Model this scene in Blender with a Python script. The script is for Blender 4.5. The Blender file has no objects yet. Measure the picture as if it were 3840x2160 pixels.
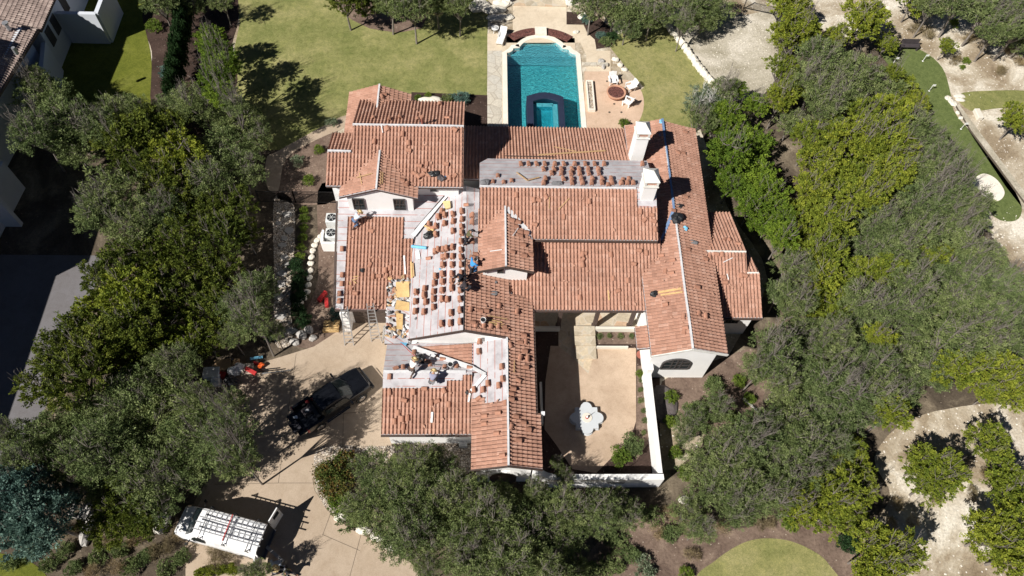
import bpy, bmesh, math, random
from mathutils import Vector, Matrix
random.seed(7)
R_ = math.radians
# ---------------------------------------------------------------- camera, sky, sun, exposure
scene = bpy.context.scene
col = scene.collection
F, H = 2844.0, 48.5
RM = Matrix(((0.99911617, -0.00733296, -0.04138973), (-0.01452006, 0.86384447, -0.5035493), (0.0394468, 0.50370523, 0.8629745)))
cd = bpy.data.cameras.new('camera'); cam = bpy.data.objects.new('camera', cd); col.objects.link(cam)
cd.sensor_width = 36; cd.lens = F / 3840 * 36; cd.clip_start = 0.5; cd.clip_end = 2000
cam.matrix_world = Matrix.Translation((0, 0, H)) @ RM.to_4x4(); scene.camera = cam
SUN_AZ, SUN_EL = R_(216), R_(44)          # where the sun stands (ccw from +X), elevation
world = bpy.data.worlds.new('World'); scene.world = world; world.use_nodes = True
wn = world.node_tree.nodes; wl = world.node_tree.links
sky = wn.new('ShaderNodeTexSky'); sky.sky_type = 'NISHITA'; sky.sun_disc = False
sky.altitude = 2500; sky.air_density = 0.35; sky.dust_density = 0.1; sky.sun_elevation = SUN_EL; sky.sun_rotation = R_(90) - SUN_AZ
wl.new(sky.outputs[0], wn['Background'].inputs[0]); wn['Background'].inputs[1].default_value = 0.05
sl = bpy.data.lights.new('sun', 'SUN'); sl.energy = 5.0; sl.angle = R_(0.5); sl.color = (1, 0.955, 0.88)
so = bpy.data.objects.new('sun', sl); col.objects.link(so)
sd = Vector((math.cos(SUN_AZ) * math.cos(SUN_EL), math.sin(SUN_AZ) * math.cos(SUN_EL), math.sin(SUN_EL)))
so.rotation_euler = sd.to_track_quat('Z', 'Y').to_euler(); so.location = (-60, -40, 80)
scene.view_settings.view_transform = 'Standard'; scene.view_settings.look = 'None'
scene.view_settings.exposure = 0.36; scene.view_settings.gamma = 1

# ---------------------------------------------------------------- survey: a sighting of the site gives a ground point
def W(px, py, z=0.0):
    d = RM @ Vector((px - 1920, 1080 - py, -F)); t = (z - H) / d.z
    return Vector((0, 0, H)) + d * t
K = 3840 / 2576.0
def V(x, y, z=0.0): return W(x * K, y * K, z)
def on_plane(px, py, pl):
    x0, y0, z0, gx, gy = pl
    d = RM @ Vector((px - 1920, 1080 - py, -F)); o = Vector((0, 0, H))
    t = (z0 + gx * (o.x - x0) + gy * (o.y - y0) - o.z) / (d.z - gx * d.x - gy * d.y)
    return o + d * t

# ---------------------------------------------------------------- materials
def _n(t, k, **kw):
    n = t.nodes.new(k)
    for a, b in kw.items(): setattr(n, a, b)
    return n
def newmat(name):
    m = bpy.data.materials.new(name); m.use_nodes = True
    return m, m.node_tree, m.node_tree.nodes['Principled BSDF']
def ramp(t, src, stops):
    r = _n(t, 'ShaderNodeValToRGB'); e = r.color_ramp.elements
    while len(e) < len(stops): e.new(0.5)
    for i, (p, c) in enumerate(stops): e[i].position = p; e[i].color = (*c, 1)
    t.links.new(src, r.inputs[0]); return r.outputs[0]
def mixc(t, a, b, fac, mode='MIX'):
    n = _n(t, 'ShaderNodeMix', data_type='RGBA', blend_type=mode)
    for s, v in ((0, fac), (6, a), (7, b)):
        if hasattr(v, 'is_output'): t.links.new(v, n.inputs[s])
        else: n.inputs[s].default_value = v if s == 0 else (*v, 1)
    return n.outputs[2]
def noise(t, co, scale, detail=4, rough=0.6, dist=0):
    n = _n(t, 'ShaderNodeTexNoise'); n.inputs['Scale'].default_value = scale; n.inputs['Detail'].default_value = detail
    n.inputs['Roughness'].default_value = rough; n.inputs['Distortion'].default_value = dist
    t.links.new(co, n.inputs['Vector']); return n.outputs[0]
def voro(t, co, scale, feature='F1', out='Distance', rnd=1.0):
    n = _n(t, 'ShaderNodeTexVoronoi', feature=feature); n.inputs['Scale'].default_value = scale
    n.inputs['Randomness'].default_value = rnd; t.links.new(co, n.inputs['Vector']); return n.outputs[out]
def objco(t): return _n(t, 'ShaderNodeTexCoord').outputs['Object']
def bump(t, b, h, s, d=0.02):
    n = _n(t, 'ShaderNodeBump'); n.inputs['Strength'].default_value = s; n.inputs['Distance'].default_value = d
    t.links.new(h, n.inputs['Height']); t.links.new(n.outputs[0], b.inputs['Normal'])
def plain(name, c, rough=0.6, metal=0.0, var=0.12, scale=3.0):
    m, t, b = newmat(name); co = objco(t); f = noise(t, co, scale, 5)
    c2 = tuple(x * (1 - var) for x in c); c1 = tuple(min(1, x * (1 + var)) for x in c)
    t.links.new(ramp(t, f, [(0.35, c2), (0.65, c1)]), b.inputs['Base Color'])
    b.inputs['Roughness'].default_value = rough; b.inputs['Metallic'].default_value = metal
    return m
M = {}
def mat_tile(name, base, hue2, pale):
    m, t, b = newmat(name); uv = _n(t, 'ShaderNodeUVMap').outputs[0]
    fl = _n(t, 'ShaderNodeVectorMath', operation='FLOOR'); t.links.new(uv, fl.inputs[0])
    wnz = _n(t, 'ShaderNodeTexWhiteNoise', noise_dimensions='2D'); t.links.new(fl.outputs[0], wnz.inputs['Vector'])
    c = ramp(t, wnz.outputs['Value'], [(0.0, tuple(x * .88 for x in base)), (0.25, base), (0.85, hue2), (0.985, pale), (1.0, pale)])
    n2 = noise(t, objco(t), 0.5, 6, 0.7); c = mixc(t, c, ramp(t, n2, [(0.3, (.80, .79, .80)), (0.5, (1, 1, 1)), (0.7, (1.1, 1.12, 1.13))]), 1.0, 'MULTIPLY')
    n3 = noise(t, objco(t), 9, 4, 0.7); c = mixc(t, c, ramp(t, n3, [(0.35, (.86, .84, .84)), (0.65, (1.08, 1.08, 1.08))]), 1.0, 'MULTIPLY')
    t.links.new(c, b.inputs['Base Color']); b.inputs['Roughness'].default_value = 0.85
    b.inputs['Specular IOR Level'].default_value = 0.25
    return m
M['tile'] = mat_tile('terracotta_tile', (.415, .235, .172), (.45, .262, .195), (.49, .305, .235))
M['tile_old'] = mat_tile('terracotta_tile_weathered', (.36, .18, .12), (.40, .205, .14), (.45, .26, .19))
M['tile_nb'] = mat_tile('grey_tile', (.30, .235, .21), (.38, .30, .27), (.45, .37, .33))
def mat_felt():
    m, t, b = newmat('roofing_underlayment'); uv = _n(t, 'ShaderNodeUVMap').outputs[0]
    sp = _n(t, 'ShaderNodeSeparateXYZ'); t.links.new(uv, sp.inputs[0])
    fr = _n(t, 'ShaderNodeMath', operation='FRACT'); t.links.new(sp.outputs[1], fr.inputs[0])
    co = objco(t)
    base = ramp(t, noise(t, co, 1.3, 5, .6), [(0.3, (.36, .345, .365)), (0.5, (.48, .465, .49)), (0.7, (.55, .54, .565))])
    line = ramp(t, fr.outputs[0], [(0.0, (1, 1, 1)), (0.10, (1, 1, 1)), (0.115, (0, 0, 0)), (1.0, (0, 0, 0))])
    brk = ramp(t, noise(t, co, 1.7, 2, .5), [(0.38, (0, 0, 0)), (0.46, (1, 1, 1))])
    lf = mixc(t, line, brk, 1.0, 'MULTIPLY')
    c = mixc(t, base, (.42, .22, .20), lf)
    sc = ramp(t, noise(t, co, 5.5, 2, .5, 1.4), [(0.485, (0, 0, 0)), (0.5, (1, 1, 1)), (0.515, (0, 0, 0))])
    pm = ramp(t, voro(t, co, 1.9), [(0.22, (1, 1, 1)), (0.27, (0, 0, 0))])
    c = mixc(t, c, (.50, .20, .22), mixc(t, sc, pm, 1.0, 'MULTIPLY'))
    t.links.new(c, b.inputs['Base Color']); b.inputs['Roughness'].default_value = 0.7
    bump(t, b, fr.outputs[0], 0.4, 0.02); return m
M['felt'] = mat_felt()
def mat_stucco(name, c):
    m, t, b = newmat(name); co = objco(t)
    t.links.new(ramp(t, noise(t, co, .9, 6, .7), [(0.3, tuple(x * .93 for x in c)), (0.6, c)]), b.inputs['Base Color'])
    b.inputs['Roughness'].default_value = .9; bump(t, b, noise(t, co, 30, 4), .3, .01); return m
M['stucco'] = mat_stucco('white_stucco', (.90, .89, .88))
M['stucco_nb'] = mat_stucco('pale_blue_stucco', (.62, .66, .72))
def mat_grass(name, dark, mid, pale, sc=1.0):
    m, t, b = newmat(name); co = objco(t)
    a = noise(t, co, .30 * sc, 7, .72); c = ramp(t, a, [(0.3, dark), (0.5, mid), (0.68, pale)])
    d = noise(t, co, 2.2, 6, .8, .6); c = mixc(t, c, ramp(t, d, [(0.3, (.66, .70, .6)), (0.5, (1, 1, 1)), (0.7, (1.28, 1.24, 1.18))]), 1.0, 'MULTIPLY')
    st = noise(t, co, 11, 5, .85, 1.5); c = mixc(t, c, ramp(t, st, [(0.36, (.55, .6, .5)), (0.55, (1, 1, 1)), (0.68, (1.35, 1.3, 1.2))]), 1.0, 'MULTIPLY')
    t.links.new(c, b.inputs['Base Color']); b.inputs['Roughness'].default_value = 1
    b.inputs['Specular IOR Level'].default_value = .1; bump(t, b, st, .7, .05); return m
M['lawn'] = mat_grass('lawn_grass', (.16, .185, .06), (.265, .265, .105), (.37, .34, .16))
M['lawn_dry'] = mat_grass('dry_lawn_grass', (.21, .225, .08), (.31, .295, .125), (.38, .345, .17))
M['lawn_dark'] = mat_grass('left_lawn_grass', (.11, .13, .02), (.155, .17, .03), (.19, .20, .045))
M['turf'] = mat_grass('putting_turf', (.13, .165, .06), (.145, .18, .065), (.16, .195, .07), .5)
def mat_ground(name, stops, sc=.35, peb=7.0, pebc=(.75, .70, .62), amount=.18):
    m, t, b = newmat(name); co = objco(t)
    c = ramp(t, noise(t, co, sc, 7, .68, .5), stops)
    f = noise(t, co, 6, 6, .8); c = mixc(t, c, ramp(t, f, [(0.3, (.6, .58, .56)), (0.5, (1, 1, 1)), (0.7, (1.25, 1.23, 1.2))]), 1.0, 'MULTIPLY')
    vc = voro(t, co, peb, out='Color'); sx = _n(t, 'ShaderNodeSeparateColor'); t.links.new(vc, sx.inputs[0])
    pk = ramp(t, sx.outputs[0], [(1 - amount, (0, 0, 0)), (1 - amount + .03, (1, 1, 1))])
    vd = ramp(t, voro(t, co, peb), [(0.28, (1, 1, 1)), (0.38, (0, 0, 0))])
    c = mixc(t, c, pebc, mixc(t, pk, vd, 1.0, 'MULTIPLY'))
    t.links.new(c, b.inputs['Base Color']); b.inputs['Roughness'].default_value = 1
    b.inputs['Specular IOR Level'].default_value = .1; bump(t, b, f, .8, .06); return m
M['scrub'] = mat_ground('limestone_scrub', [(0.30, (.19, .14, .09)), (0.43, (.34, .275, .195)), (0.53, (.50, .435, .34)), (0.63, (.74, .69, .60))], .22, 6, (.78, .73, .66), .14)
M['scrub_pale'] = mat_ground('pale_limestone_dirt', [(0.3, (.27, .24, .17)), (0.5, (.46, .42, .34)), (0.65, (.64, .59, .51))], .3, 6, (.66, .61, .52), .14)
M['mulch'] = mat_ground('bark_mulch', [(0.3, (.035, .024, .02)), (0.6, (.075, .05, .042)), (0.8, (.11, .08, .065))], .5, 9, (.25, .2, .17), .05)
M['mulch_grey'] = mat_ground('grey_bark_mulch', [(0.3, (.10, .085, .085)), (0.6, (.16, .14, .14)), (0.8, (.21, .18, .18))], .8, 9, (.33, .27, .23), .03)
M['mulch_red'] = mat_ground('brown_bed', [(0.3, (.10, .068, .055)), (0.55, (.20, .145, .115)), (0.75, (.34, .26, .20))], .5, 8, (.40, .33, .27), .07)
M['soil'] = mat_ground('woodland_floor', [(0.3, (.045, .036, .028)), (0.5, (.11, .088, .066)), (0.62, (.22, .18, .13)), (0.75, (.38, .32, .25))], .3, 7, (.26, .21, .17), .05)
def mat_rocks(name, cols, sc, gap=(.05, .04, .035), w=.06):
    m, t, b = newmat(name); co = objco(t)
    vc = voro(t, co, sc, out='Color'); sx = _n(t, 'ShaderNodeSeparateColor'); t.links.new(vc, sx.inputs[0])
    c = ramp(t, sx.outputs[0], [(i / (len(cols) - 1), k) for i, k in enumerate(cols)])
    c = mixc(t, c, ramp(t, noise(t, co, 5, 5, .7), [(0.3, (.78, .78, .78)), (0.7, (1.12, 1.12, 1.12))]), 1.0, 'MULTIPLY')
    e = voro(t, co, sc, 'DISTANCE_TO_EDGE'); c = mixc(t, gap, c, ramp(t, e, [(w * .5, (0, 0, 0)), (w, (1, 1, 1))]))
    t.links.new(c, b.inputs['Base Color']); b.inputs['Roughness'].default_value = .9
    bump(t, b, e, .5, .05); return m
M['gravel'] = mat_rocks('river_gravel', [(.34, .27, .20), (.55, .46, .36), (.66, .60, .52), (.42, .36, .31)], 6.5, (.12, .09, .07), .1)
M['flag'] = mat_rocks('flagstone', [(.42, .36, .27), (.55, .46, .34), (.47, .45, .38), (.60, .50, .36), (.50, .33, .22)], 1.25, (.52, .46, .38), .035)
M['flag_grey'] = mat_rocks('grey_flagstone', [(.50, .46, .39), (.60, .55, .46), (.55, .52, .46)], 1.1, (.38, .33, .27), .03)
M['lava'] = mat_rocks('red_lava_rock', [(.14, .045, .035), (.22, .08, .065), (.28, .12, .10)], 10, (.03, .012, .01), .12)
def mat_conc(name, c, stain=(.85, .82, .78)):
    m, t, b = newmat(name); co = objco(t)
    k = ramp(t, noise(t, co, .35, 6, .65), [(0.3, tuple(a * s for a, s in zip(c, stain))), (0.65, c)])
    k = mixc(t, k, ramp(t, noise(t, co, 1.6, 8, .75, .8), [(0.3, (.86, .84, .81)), (0.5, (1, 1, 1)), (0.7, (1.06, 1.06, 1.06))]), 1.0, 'MULTIPLY')
    k = mixc(t, k, ramp(t, noise(t, co, 16, 4, .85), [(0.3, (.84, .83, .82)), (0.7, (1.12, 1.12, 1.12))]), 1.0, 'MULTIPLY')
    t.links.new(k, b.inputs['Base Color']); b.inputs['Roughness'].default_value = .92; return m
M['drive'] = mat_conc('aggregate_driveway', (.46, .37, .285))
M['deck'] = mat_conc('cream_pool_deck', (.68, .585, .46))
M['deck_pink'] = mat_conc('pink_patio', (.63, .465, .35))
M['coping'] = mat_conc('white_coping', (.82, .77, .69), (.95, .94, .92))
M['court'] = mat_conc('courtyard_gravel', (.55, .425, .32), (.70, .66, .62))
M['paver'] = mat_conc('grey_paver_drive', (.17, .165, .18))
M['stone_white'] = mat_stucco('limestone_block', (.70, .66, .58))
M['stone_grey'] = mat_stucco('weathered_boulder', (.42, .40, .38))
M['stone_tan'] = mat_stucco('tan_stepping_stone', (.40, .35, .29))
for k, c, r, me in [('white_paint', (.82, .82, .83), .35, 0), ('black_paint', (.008, .009, .012), .18, 0), ('dark_glass', (.012, .02, .022), .08, 0), ('metal', (.62, .63, .65), .35, .7),
        ('tyre', (.02, .02, .02), .85, 0), ('chrome', (.6, .6, .62), .2, 1), ('red', (.45, .03, .03), .5, 0), ('red_light', (.5, .01, .02), .3, 0), ('orange', (.8, .13, .02), .5, 0),
        ('blue', (.07, .28, .62), .6, 0), ('blue_light', (.18, .50, .74), .6, 0), ('black_plastic', (.02, .021, .024), .45, 0), ('wood', (.55, .36, .18), .8, 0), ('ply', (.62, .42, .19), .8, 0),
        ('dark_wood', (.075, .05, .042), .7, 0), ('door_brown', (.07, .05, .042), .6, 0), ('frame_dark', (.055, .05, .05), .5, 0), ('white_plastic', (.78, .78, .78), .5, 0), ('cream', (.74, .73, .69), .7, 0),
        ('straw', (.66, .50, .25), .9, 0), ('skin', (.36, .19, .12), .6, 0), ('hair', (.012, .01, .009), .7, 0), ('jeans', (.10, .17, .30), .9, 0), ('dark_cloth', (.02, .02, .028), .9, 0), ('olive', (.10, .095, .045), .9, 0),
        ('shirt_blue', (.05, .27, .62), .9, 0), ('shirt_pale', (.52, .60, .70), .9, 0), ('shirt_white', (.74, .74, .74), .9, 0), ('shirt_lilac', (.28, .28, .38), .9, 0), ('grey_cloth', (.16, .16, .17), .9, 0), ('brick', (.30, .10, .07), .8, 0),
        ('ac_grey', (.60, .62, .62), .6, 0), ('iron', (.012, .012, .013), .5, 0), ('bench_dark', (.06, .05, .055), .6, 0), ('cardboard', (.42, .28, .16), .9, 0), ('spa_blue', (.022, .03, .06), .5, 0), ('terra_bowl', (.55, .30, .20), .7, 0), ('edge', (.10, .08, .06), .9, 0), ('flash', (.72, .72, .74), .5, .1), ('tarp', (.16, .25, .42), .6, 0)]:
    M[k] = plain(k, c, r, me)
def mat_leaf(name, c1, c2, c3, tr=.25):
    m, t, b = newmat(name); at = _n(t, 'ShaderNodeAttribute', attribute_name='tint')
    c = ramp(t, at.outputs['Fac'], [(0.0, c1), (0.5, c2), (1.0, c3)])
    oi = _n(t, 'ShaderNodeObjectInfo'); c = mixc(t, c, ramp(t, oi.outputs['Random'], [(0, (.82, .86, .85)), (1, (1.15, 1.1, 1.05))]), 1.0, 'MULTIPLY')
    t.links.new(c, b.inputs['Base Color']); b.inputs['Roughness'].default_value = .7; b.inputs['Specular IOR Level'].default_value = .2
    tl = _n(t, 'ShaderNodeBsdfTranslucent'); t.links.new(c, tl.inputs[0])
    mx = _n(t, 'ShaderNodeMixShader'); mx.inputs[0].default_value = tr
    t.links.new(b.outputs[0], mx.inputs[1]); t.links.new(tl.outputs[0], mx.inputs[2])
    t.links.new(mx.outputs[0], t.nodes['Material Output'].inputs[0]); return m
M['juniper'] = mat_leaf('juniper_foliage', (.09, .135, .02), (.205, .25, .03), (.35, .38, .05))
M['juniper_dark'] = mat_leaf('dark_juniper_foliage', (.045, .07, .014), (.11, .145, .022), (.21, .24, .04))
M['oak'] = mat_leaf('live_oak_foliage', (.06, .09, .05), (.185, .235, .14), (.40, .45, .33))
M['oak_green'] = mat_leaf('green_oak_foliage', (.055, .085, .03), (.16, .21, .075), (.33, .38, .17))
M['juniper_green'] = mat_leaf('green_juniper_foliage', (.07, .13, .018), (.14, .22, .025), (.24, .33, .04))
M['cypress'] = mat_leaf('blue_cypress_foliage', (.06, .11, .10), (.11, .19, .165), (.18, .28, .235))
M['hedge'] = mat_leaf('hedge_foliage', (.012, .035, .012), (.025, .06, .02), (.05, .10, .035))
M['bright'] = mat_leaf('bright_shrub_foliage', (.07, .12, .018), (.135, .20, .03), (.24, .32, .05))
M['red_shrub'] = mat_leaf('red_tipped_foliage', (.05, .085, .018), (.10, .13, .03), (.24, .11, .04))
M['straw_grass'] = mat_leaf('straw_grass_blades', (.16, .12, .07), (.30, .24, .14), (.42, .35, .22))
M['bark'] = plain('grey_bark', (.20, .175, .155), .9, 0, .3, 6)
M['bark_pale'] = plain('bleached_branches', (.56, .54, .52), .9, 0, .2, 6)
M['fountain_stone'] = mat_stucco('pale_blue_limestone', (.56, .59, .62))
# water: a thin tinted surface over a real basin
m, t, b = newmat('pool_water'); co = objco(t)
tb = _n(t, 'ShaderNodeBsdfTransparent'); tb.inputs[0].default_value = (.42, .86, .90, 1)
gl = _n(t, 'ShaderNodeBsdfGlossy'); gl.inputs['Roughness'].default_value = .04
bn = _n(t, 'ShaderNodeBump'); bn.inputs['Strength'].default_value = .5; bn.inputs['Distance'].default_value = .05
t.links.new(noise(t, co, 4.5, 3, .6, 1.5), bn.inputs['Height']); t.links.new(bn.outputs[0], gl.inputs['Normal'])
fz = _n(t, 'ShaderNodeFresnel'); fz.inputs[0].default_value = 1.33; t.links.new(bn.outputs[0], fz.inputs['Normal'])
mx = _n(t, 'ShaderNodeMixShader'); t.links.new(fz.outputs[0], mx.inputs[0]); t.links.new(tb.outputs[0], mx.inputs[1]); t.links.new(gl.outputs[0], mx.inputs[2])
t.links.new(mx.outputs[0], t.nodes['Material Output'].inputs[0]); M['water'] = m
m, t, b = newmat('pool_plaster'); co = objco(t)
c = ramp(t, noise(t, co, 5.5, 5, .75, 1.2), [(0.35, (.10, .25, .29)), (0.48, (.19, .40, .43)), (0.62, (.42, .66, .67))])
t.links.new(c, b.inputs['Base Color']); b.inputs['Roughness'].default_value = .8; M['plaster'] = m
M['plaster_pale'] = plain('pale_pool_step', (.55, .62, .68), .8, 0, .1, 2)

# ---------------------------------------------------------------- mesh builder
class MB:
    def __init__(s): s.v = []; s.f = []; s.uv = None
    def add(s, vs, fs):
        o = len(s.v); s.v += [Vector(v) for v in vs]; s.f += [tuple(i + o for i in f) for f in fs]; return s
    def box(s, c, d, rz=0.0, mt=None):
        c = Vector(c); m = mt or Matrix.Rotation(rz, 3, 'Z'); x, y, z = d[0] / 2, d[1] / 2, d[2] / 2
        p = [c + m @ Vector(q) for q in ((-x, -y, -z), (x, -y, -z), (x, y, -z), (-x, y, -z), (-x, -y, z), (x, -y, z), (x, y, z), (-x, y, z))]
        return s.add(p, [(3, 2, 1, 0), (4, 5, 6, 7), (0, 1, 5, 4), (1, 2, 6, 5), (2, 3, 7, 6), (3, 0, 4, 7)])
    def bar(s, a, b, w, h=None, up=(0, 0, 1)):
        a, b = Vector(a), Vector(b); d = b - a; L = d.length
        if L < 1e-5: return s
        x = d / L; u = Vector(up)
        if abs(x.dot(u)) > .98: u = Vector((1, 0, 0))
        y = u.cross(x).normalized(); z = x.cross(y)
        return s.box((a + b) / 2, (L, w, h or w), mt=Matrix((x, y, z)).transposed())
    def tube(s, a, b, r0, r1=None, n=8, cap=True):
        a, b = Vector(a), Vector(b); r1 = r0 if r1 is None else r1; d = b - a
        if d.length < 1e-6: return s
        q = d.to_track_quat('Z', 'Y').to_matrix(); vs = []
        for c, r in ((a, r0), (b, r1)):
            vs += [c + q @ Vector((r * math.cos(6.28318 * i / n), r * math.sin(6.28318 * i / n), 0)) for i in range(n)]
        fs = [(i, (i + 1) % n, n + (i + 1) % n, n + i) for i in range(n)]
        if cap: fs += [tuple(range(n - 1, -1, -1)), tuple(range(n, 2 * n))]
        return s.add(vs, fs)
    def prism(s, poly, z0, z1):
        n = len(poly); a = sum(poly[i][0] * poly[(i + 1) % n][1] - poly[(i + 1) % n][0] * poly[i][1] for i in range(n))
        if a < 0: poly = list(reversed(poly))
        vs = [(p[0], p[1], z0) for p in poly] + [(p[0], p[1], z1) for p in poly]
        return s.add(vs, [tuple(range(n - 1, -1, -1)), tuple(range(n, 2 * n))] + [(i, (i + 1) % n, n + (i + 1) % n, n + i) for i in range(n)])
    def blob(s, c, r, seed=0, amp=.25, n=10, m=6):
        rd = random.Random(seed); c = Vector(c); vs = []; ph = [rd.uniform(0, 6.28) for _ in range(6)]
        def rr(a, b): return 1 + amp * (math.sin(2 * a + ph[0]) * .5 + math.sin(3 * a + ph[1] + 2 * b) * .35 + math.sin(5 * a + ph[2]) * math.cos(3 * b + ph[3]) * .35)
        for j in range(m + 1):
            b = -math.pi / 2 + math.pi * j / m
            for i in range(n):
                a = 6.28318 * i / n; k = rr(a, b)
                vs.append(c + Vector((r[0] * k * math.cos(a) * math.cos(b), r[1] * k * math.sin(a) * math.cos(b), r[2] * k * math.sin(b))))
        fs = [(j * n + i, j * n + (i + 1) % n, (j + 1) * n + (i + 1) % n, (j + 1) * n + i) for j in range(m) for i in range(n)]
        return s.add(vs, fs)
    def loft(s, rings, cap=True):
        n = len(rings[0]); vs = [v for r in rings for v in r]; fs = []
        for j in range(len(rings) - 1):
            fs += [(j * n + i, j * n + (i + 1) % n, (j + 1) * n + (i + 1) % n, (j + 1) * n + i) for i in range(n)]
        if cap: fs += [tuple(range(n - 1, -1, -1)), tuple(range((len(rings) - 1) * n, len(rings) * n))]
        return s.add(vs, fs)
    def build(s, name, mat, parent=None, world=False, bevel=0, smooth=False):
        me = bpy.data.meshes.new(name); off = Vector((0, 0, 0))
        if world and parent:
            off = Vector(parent.location); q = parent
            while q.parent: q = q.parent; off += Vector(q.location)
        me.from_pydata([v - off for v in s.v], [], s.f)
        if not parent and world:
            c = Vector((sum(v.x for v in s.v) / len(s.v), sum(v.y for v in s.v) / len(s.v), min(v.z for v in s.v)))
            me.transform(Matrix.Translation(-c))
        bm = bmesh.new(); bm.from_mesh(me); bmesh.ops.recalc_face_normals(bm, faces=bm.faces)
        if bevel: bmesh.ops.bevel(bm, geom=bm.edges[:], offset=bevel, segments=1, affect='EDGES')
        bm.to_mesh(me); bm.free()
        if smooth:
            for p in me.polygons: p.use_smooth = True
        me.materials.append(M[mat]); o = bpy.data.objects.new(name, me); col.objects.link(o)
        if parent: o.parent = parent
        elif world: o.location = c
        return o
def tag(o, label=None, cat=None, group=None, kind=None):
    if label: o['label'] = label
    if cat: o['category'] = cat
    if group: o['group'] = group
    if kind: o['kind'] = kind
    return o
def root(name, loc, rz=0, label=None, cat=None, group=None):
    o = bpy.data.objects.new(name, None); o.empty_display_size = .3; col.objects.link(o)
    o.location = loc; o.rotation_euler = (0, 0, rz); return tag(o, label, cat, group)
def copy_tree(o, parent=None):
    c = o.copy(); col.objects.link(c); c.parent = parent
    for k in ('label', 'group'):
        if parent is None and k in c.keys(): del c[k]
    for ch in [x for x in list(o.children)]: copy_tree(ch, c)
    return c
ORD = ['', 'first', 'second', 'third', 'fourth', 'fifth', 'sixth', 'seventh', 'eighth', 'ninth', 'tenth', 'eleventh', 'twelfth', 'thirteenth', 'fourteenth', 'fifteenth', 'sixteenth', 'seventeenth', 'eighteenth', 'nineteenth', 'twentieth'] + ['%dth' % i if i not in (21, 22, 23) else {21: '21st', 22: '22nd', 23: '23rd'}[i] for i in range(21, 60)]
def rank(i, n):
    if n == 1: return 'single'
    if i == 0: return 'leftmost'
    if i == n - 1: return 'rightmost'
    return ORD[i + 1] + ' from the left'

# ---------------------------------------------------------------- the setting: ground sheets
def sheet(name, pts, z, mat, k2576=True, kind='structure', label=None, cat=None, thick=0):
    P = [(V(*p) if k2576 else Vector((p[0], p[1], 0))) for p in pts]
    me = bpy.data.meshes.new(name)
    bm = bmesh.new(); vs = [bm.verts.new((p.x, p.y, z)) for p in P]; bm.faces.new(vs)
    bmesh.ops.triangulate(bm, faces=bm.faces[:]); bmesh.ops.recalc_face_normals(bm, faces=bm.faces)
    if bm.faces[0].normal.z < 0: bmesh.ops.reverse_faces(bm, faces=bm.faces)
    if thick:
        r = bmesh.ops.extrude_face_region(bm, geom=bm.faces[:]); bmesh.ops.translate(bm, verts=[g for g in r['geom'] if isinstance(g, bmesh.types.BMVert)], vec=(0, 0, thick))
        bmesh.ops.recalc_face_normals(bm, faces=bm.faces)
    bm.to_mesh(me); bm.free(); me.materials.append(M[mat]); o = bpy.data.objects.new(name, me); col.objects.link(o)
    return tag(o, label, cat, None, kind)
def smoothpoly(pts, n=4):
    out = []; N = len(pts)
    for i in range(N):
        p0, p1, p2, p3 = [Vector(pts[(i + k) % N]) for k in (-1, 0, 1, 2)]
        for j in range(n):
            t = j / n; out.append(tuple(.5 * ((2 * p1) + (p2 - p0) * t + (2 * p0 - 5 * p1 + 4 * p2 - p3) * t * t + (3 * p1 - p0 - 3 * p2 + p3) * t ** 3)))
    return out
# ground with a hole for the pool basin
PX0, PX1, PY0, PY1 = 2.22, 8.47, 39.5, 53.1
bm = bmesh.new()
g = 400
fr = [(-g, -g), (g, -g), (g, g), (-g, g)]
def quad(x0, y0, x1, y1):
    bm.faces.new([bm.verts.new((x, y, 0)) for x, y in ((x0, y0), (x1, y0), (x1, y1), (x0, y1))])
quad(-g, -g, g, PY0); quad(-g, PY0, PX0, PY1 + 1.5); quad(PX1, PY0, g, PY1 + 1.5); quad(-g, PY1 + 1.5, g, g)
me = bpy.data.meshes.new('ground'); bm.to_mesh(me); bm.free(); me.materials.append(M['scrub']); o = bpy.data.objects.new('ground', me); col.objects.link(o); tag(o, kind='structure')
Z = .004
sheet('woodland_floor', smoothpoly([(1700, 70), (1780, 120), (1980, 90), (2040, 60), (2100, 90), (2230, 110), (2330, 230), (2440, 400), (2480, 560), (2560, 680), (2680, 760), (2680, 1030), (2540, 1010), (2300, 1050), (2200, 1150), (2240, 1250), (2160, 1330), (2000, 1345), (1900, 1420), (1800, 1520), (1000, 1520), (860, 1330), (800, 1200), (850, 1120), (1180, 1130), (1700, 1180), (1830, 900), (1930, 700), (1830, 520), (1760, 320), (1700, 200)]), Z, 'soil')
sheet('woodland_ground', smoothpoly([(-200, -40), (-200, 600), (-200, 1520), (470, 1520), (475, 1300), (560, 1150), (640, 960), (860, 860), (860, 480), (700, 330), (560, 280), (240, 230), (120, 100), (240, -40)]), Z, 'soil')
sheet('limestone_clearing', smoothpoly([(1665, 40), (1740, 20), (1850, 40), (1958, 30), (1968, 120), (1955, 190), (1900, 250), (1800, 235), (1730, 130)]), 2 * Z, 'scrub_pale')
sheet('mulch_bed', smoothpoly([(355, -30), (480, -30), (600, -30), (597, 60), (585, 130), (620, 260), (560, 330), (380, 330), (378, 200), (382, 130), (362, 70)]), 3 * Z, 'mulch')
sheet('lawn', [(597, -40), (820, -40), (850, 25), (885, 50), (930, 72), (1000, 83), (1060, 72), (1076, 40), (1070, -40), (1228, -40), (1224, 320), (1040, 245), (980, 300), (868, 300), (800, 330), (740, 375), (640, 380), (580, 300), (598, 200), (590, 120), (603, 60)], 4 * Z, 'lawn')
sheet('side_lawn', smoothpoly([(60, -60), (240, -60), (362, -10), (358, 40), (368, 85), (381, 150), (378, 240), (372, 340), (200, 380), (60, 300)]), 4 * Z, 'lawn_dark')
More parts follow.
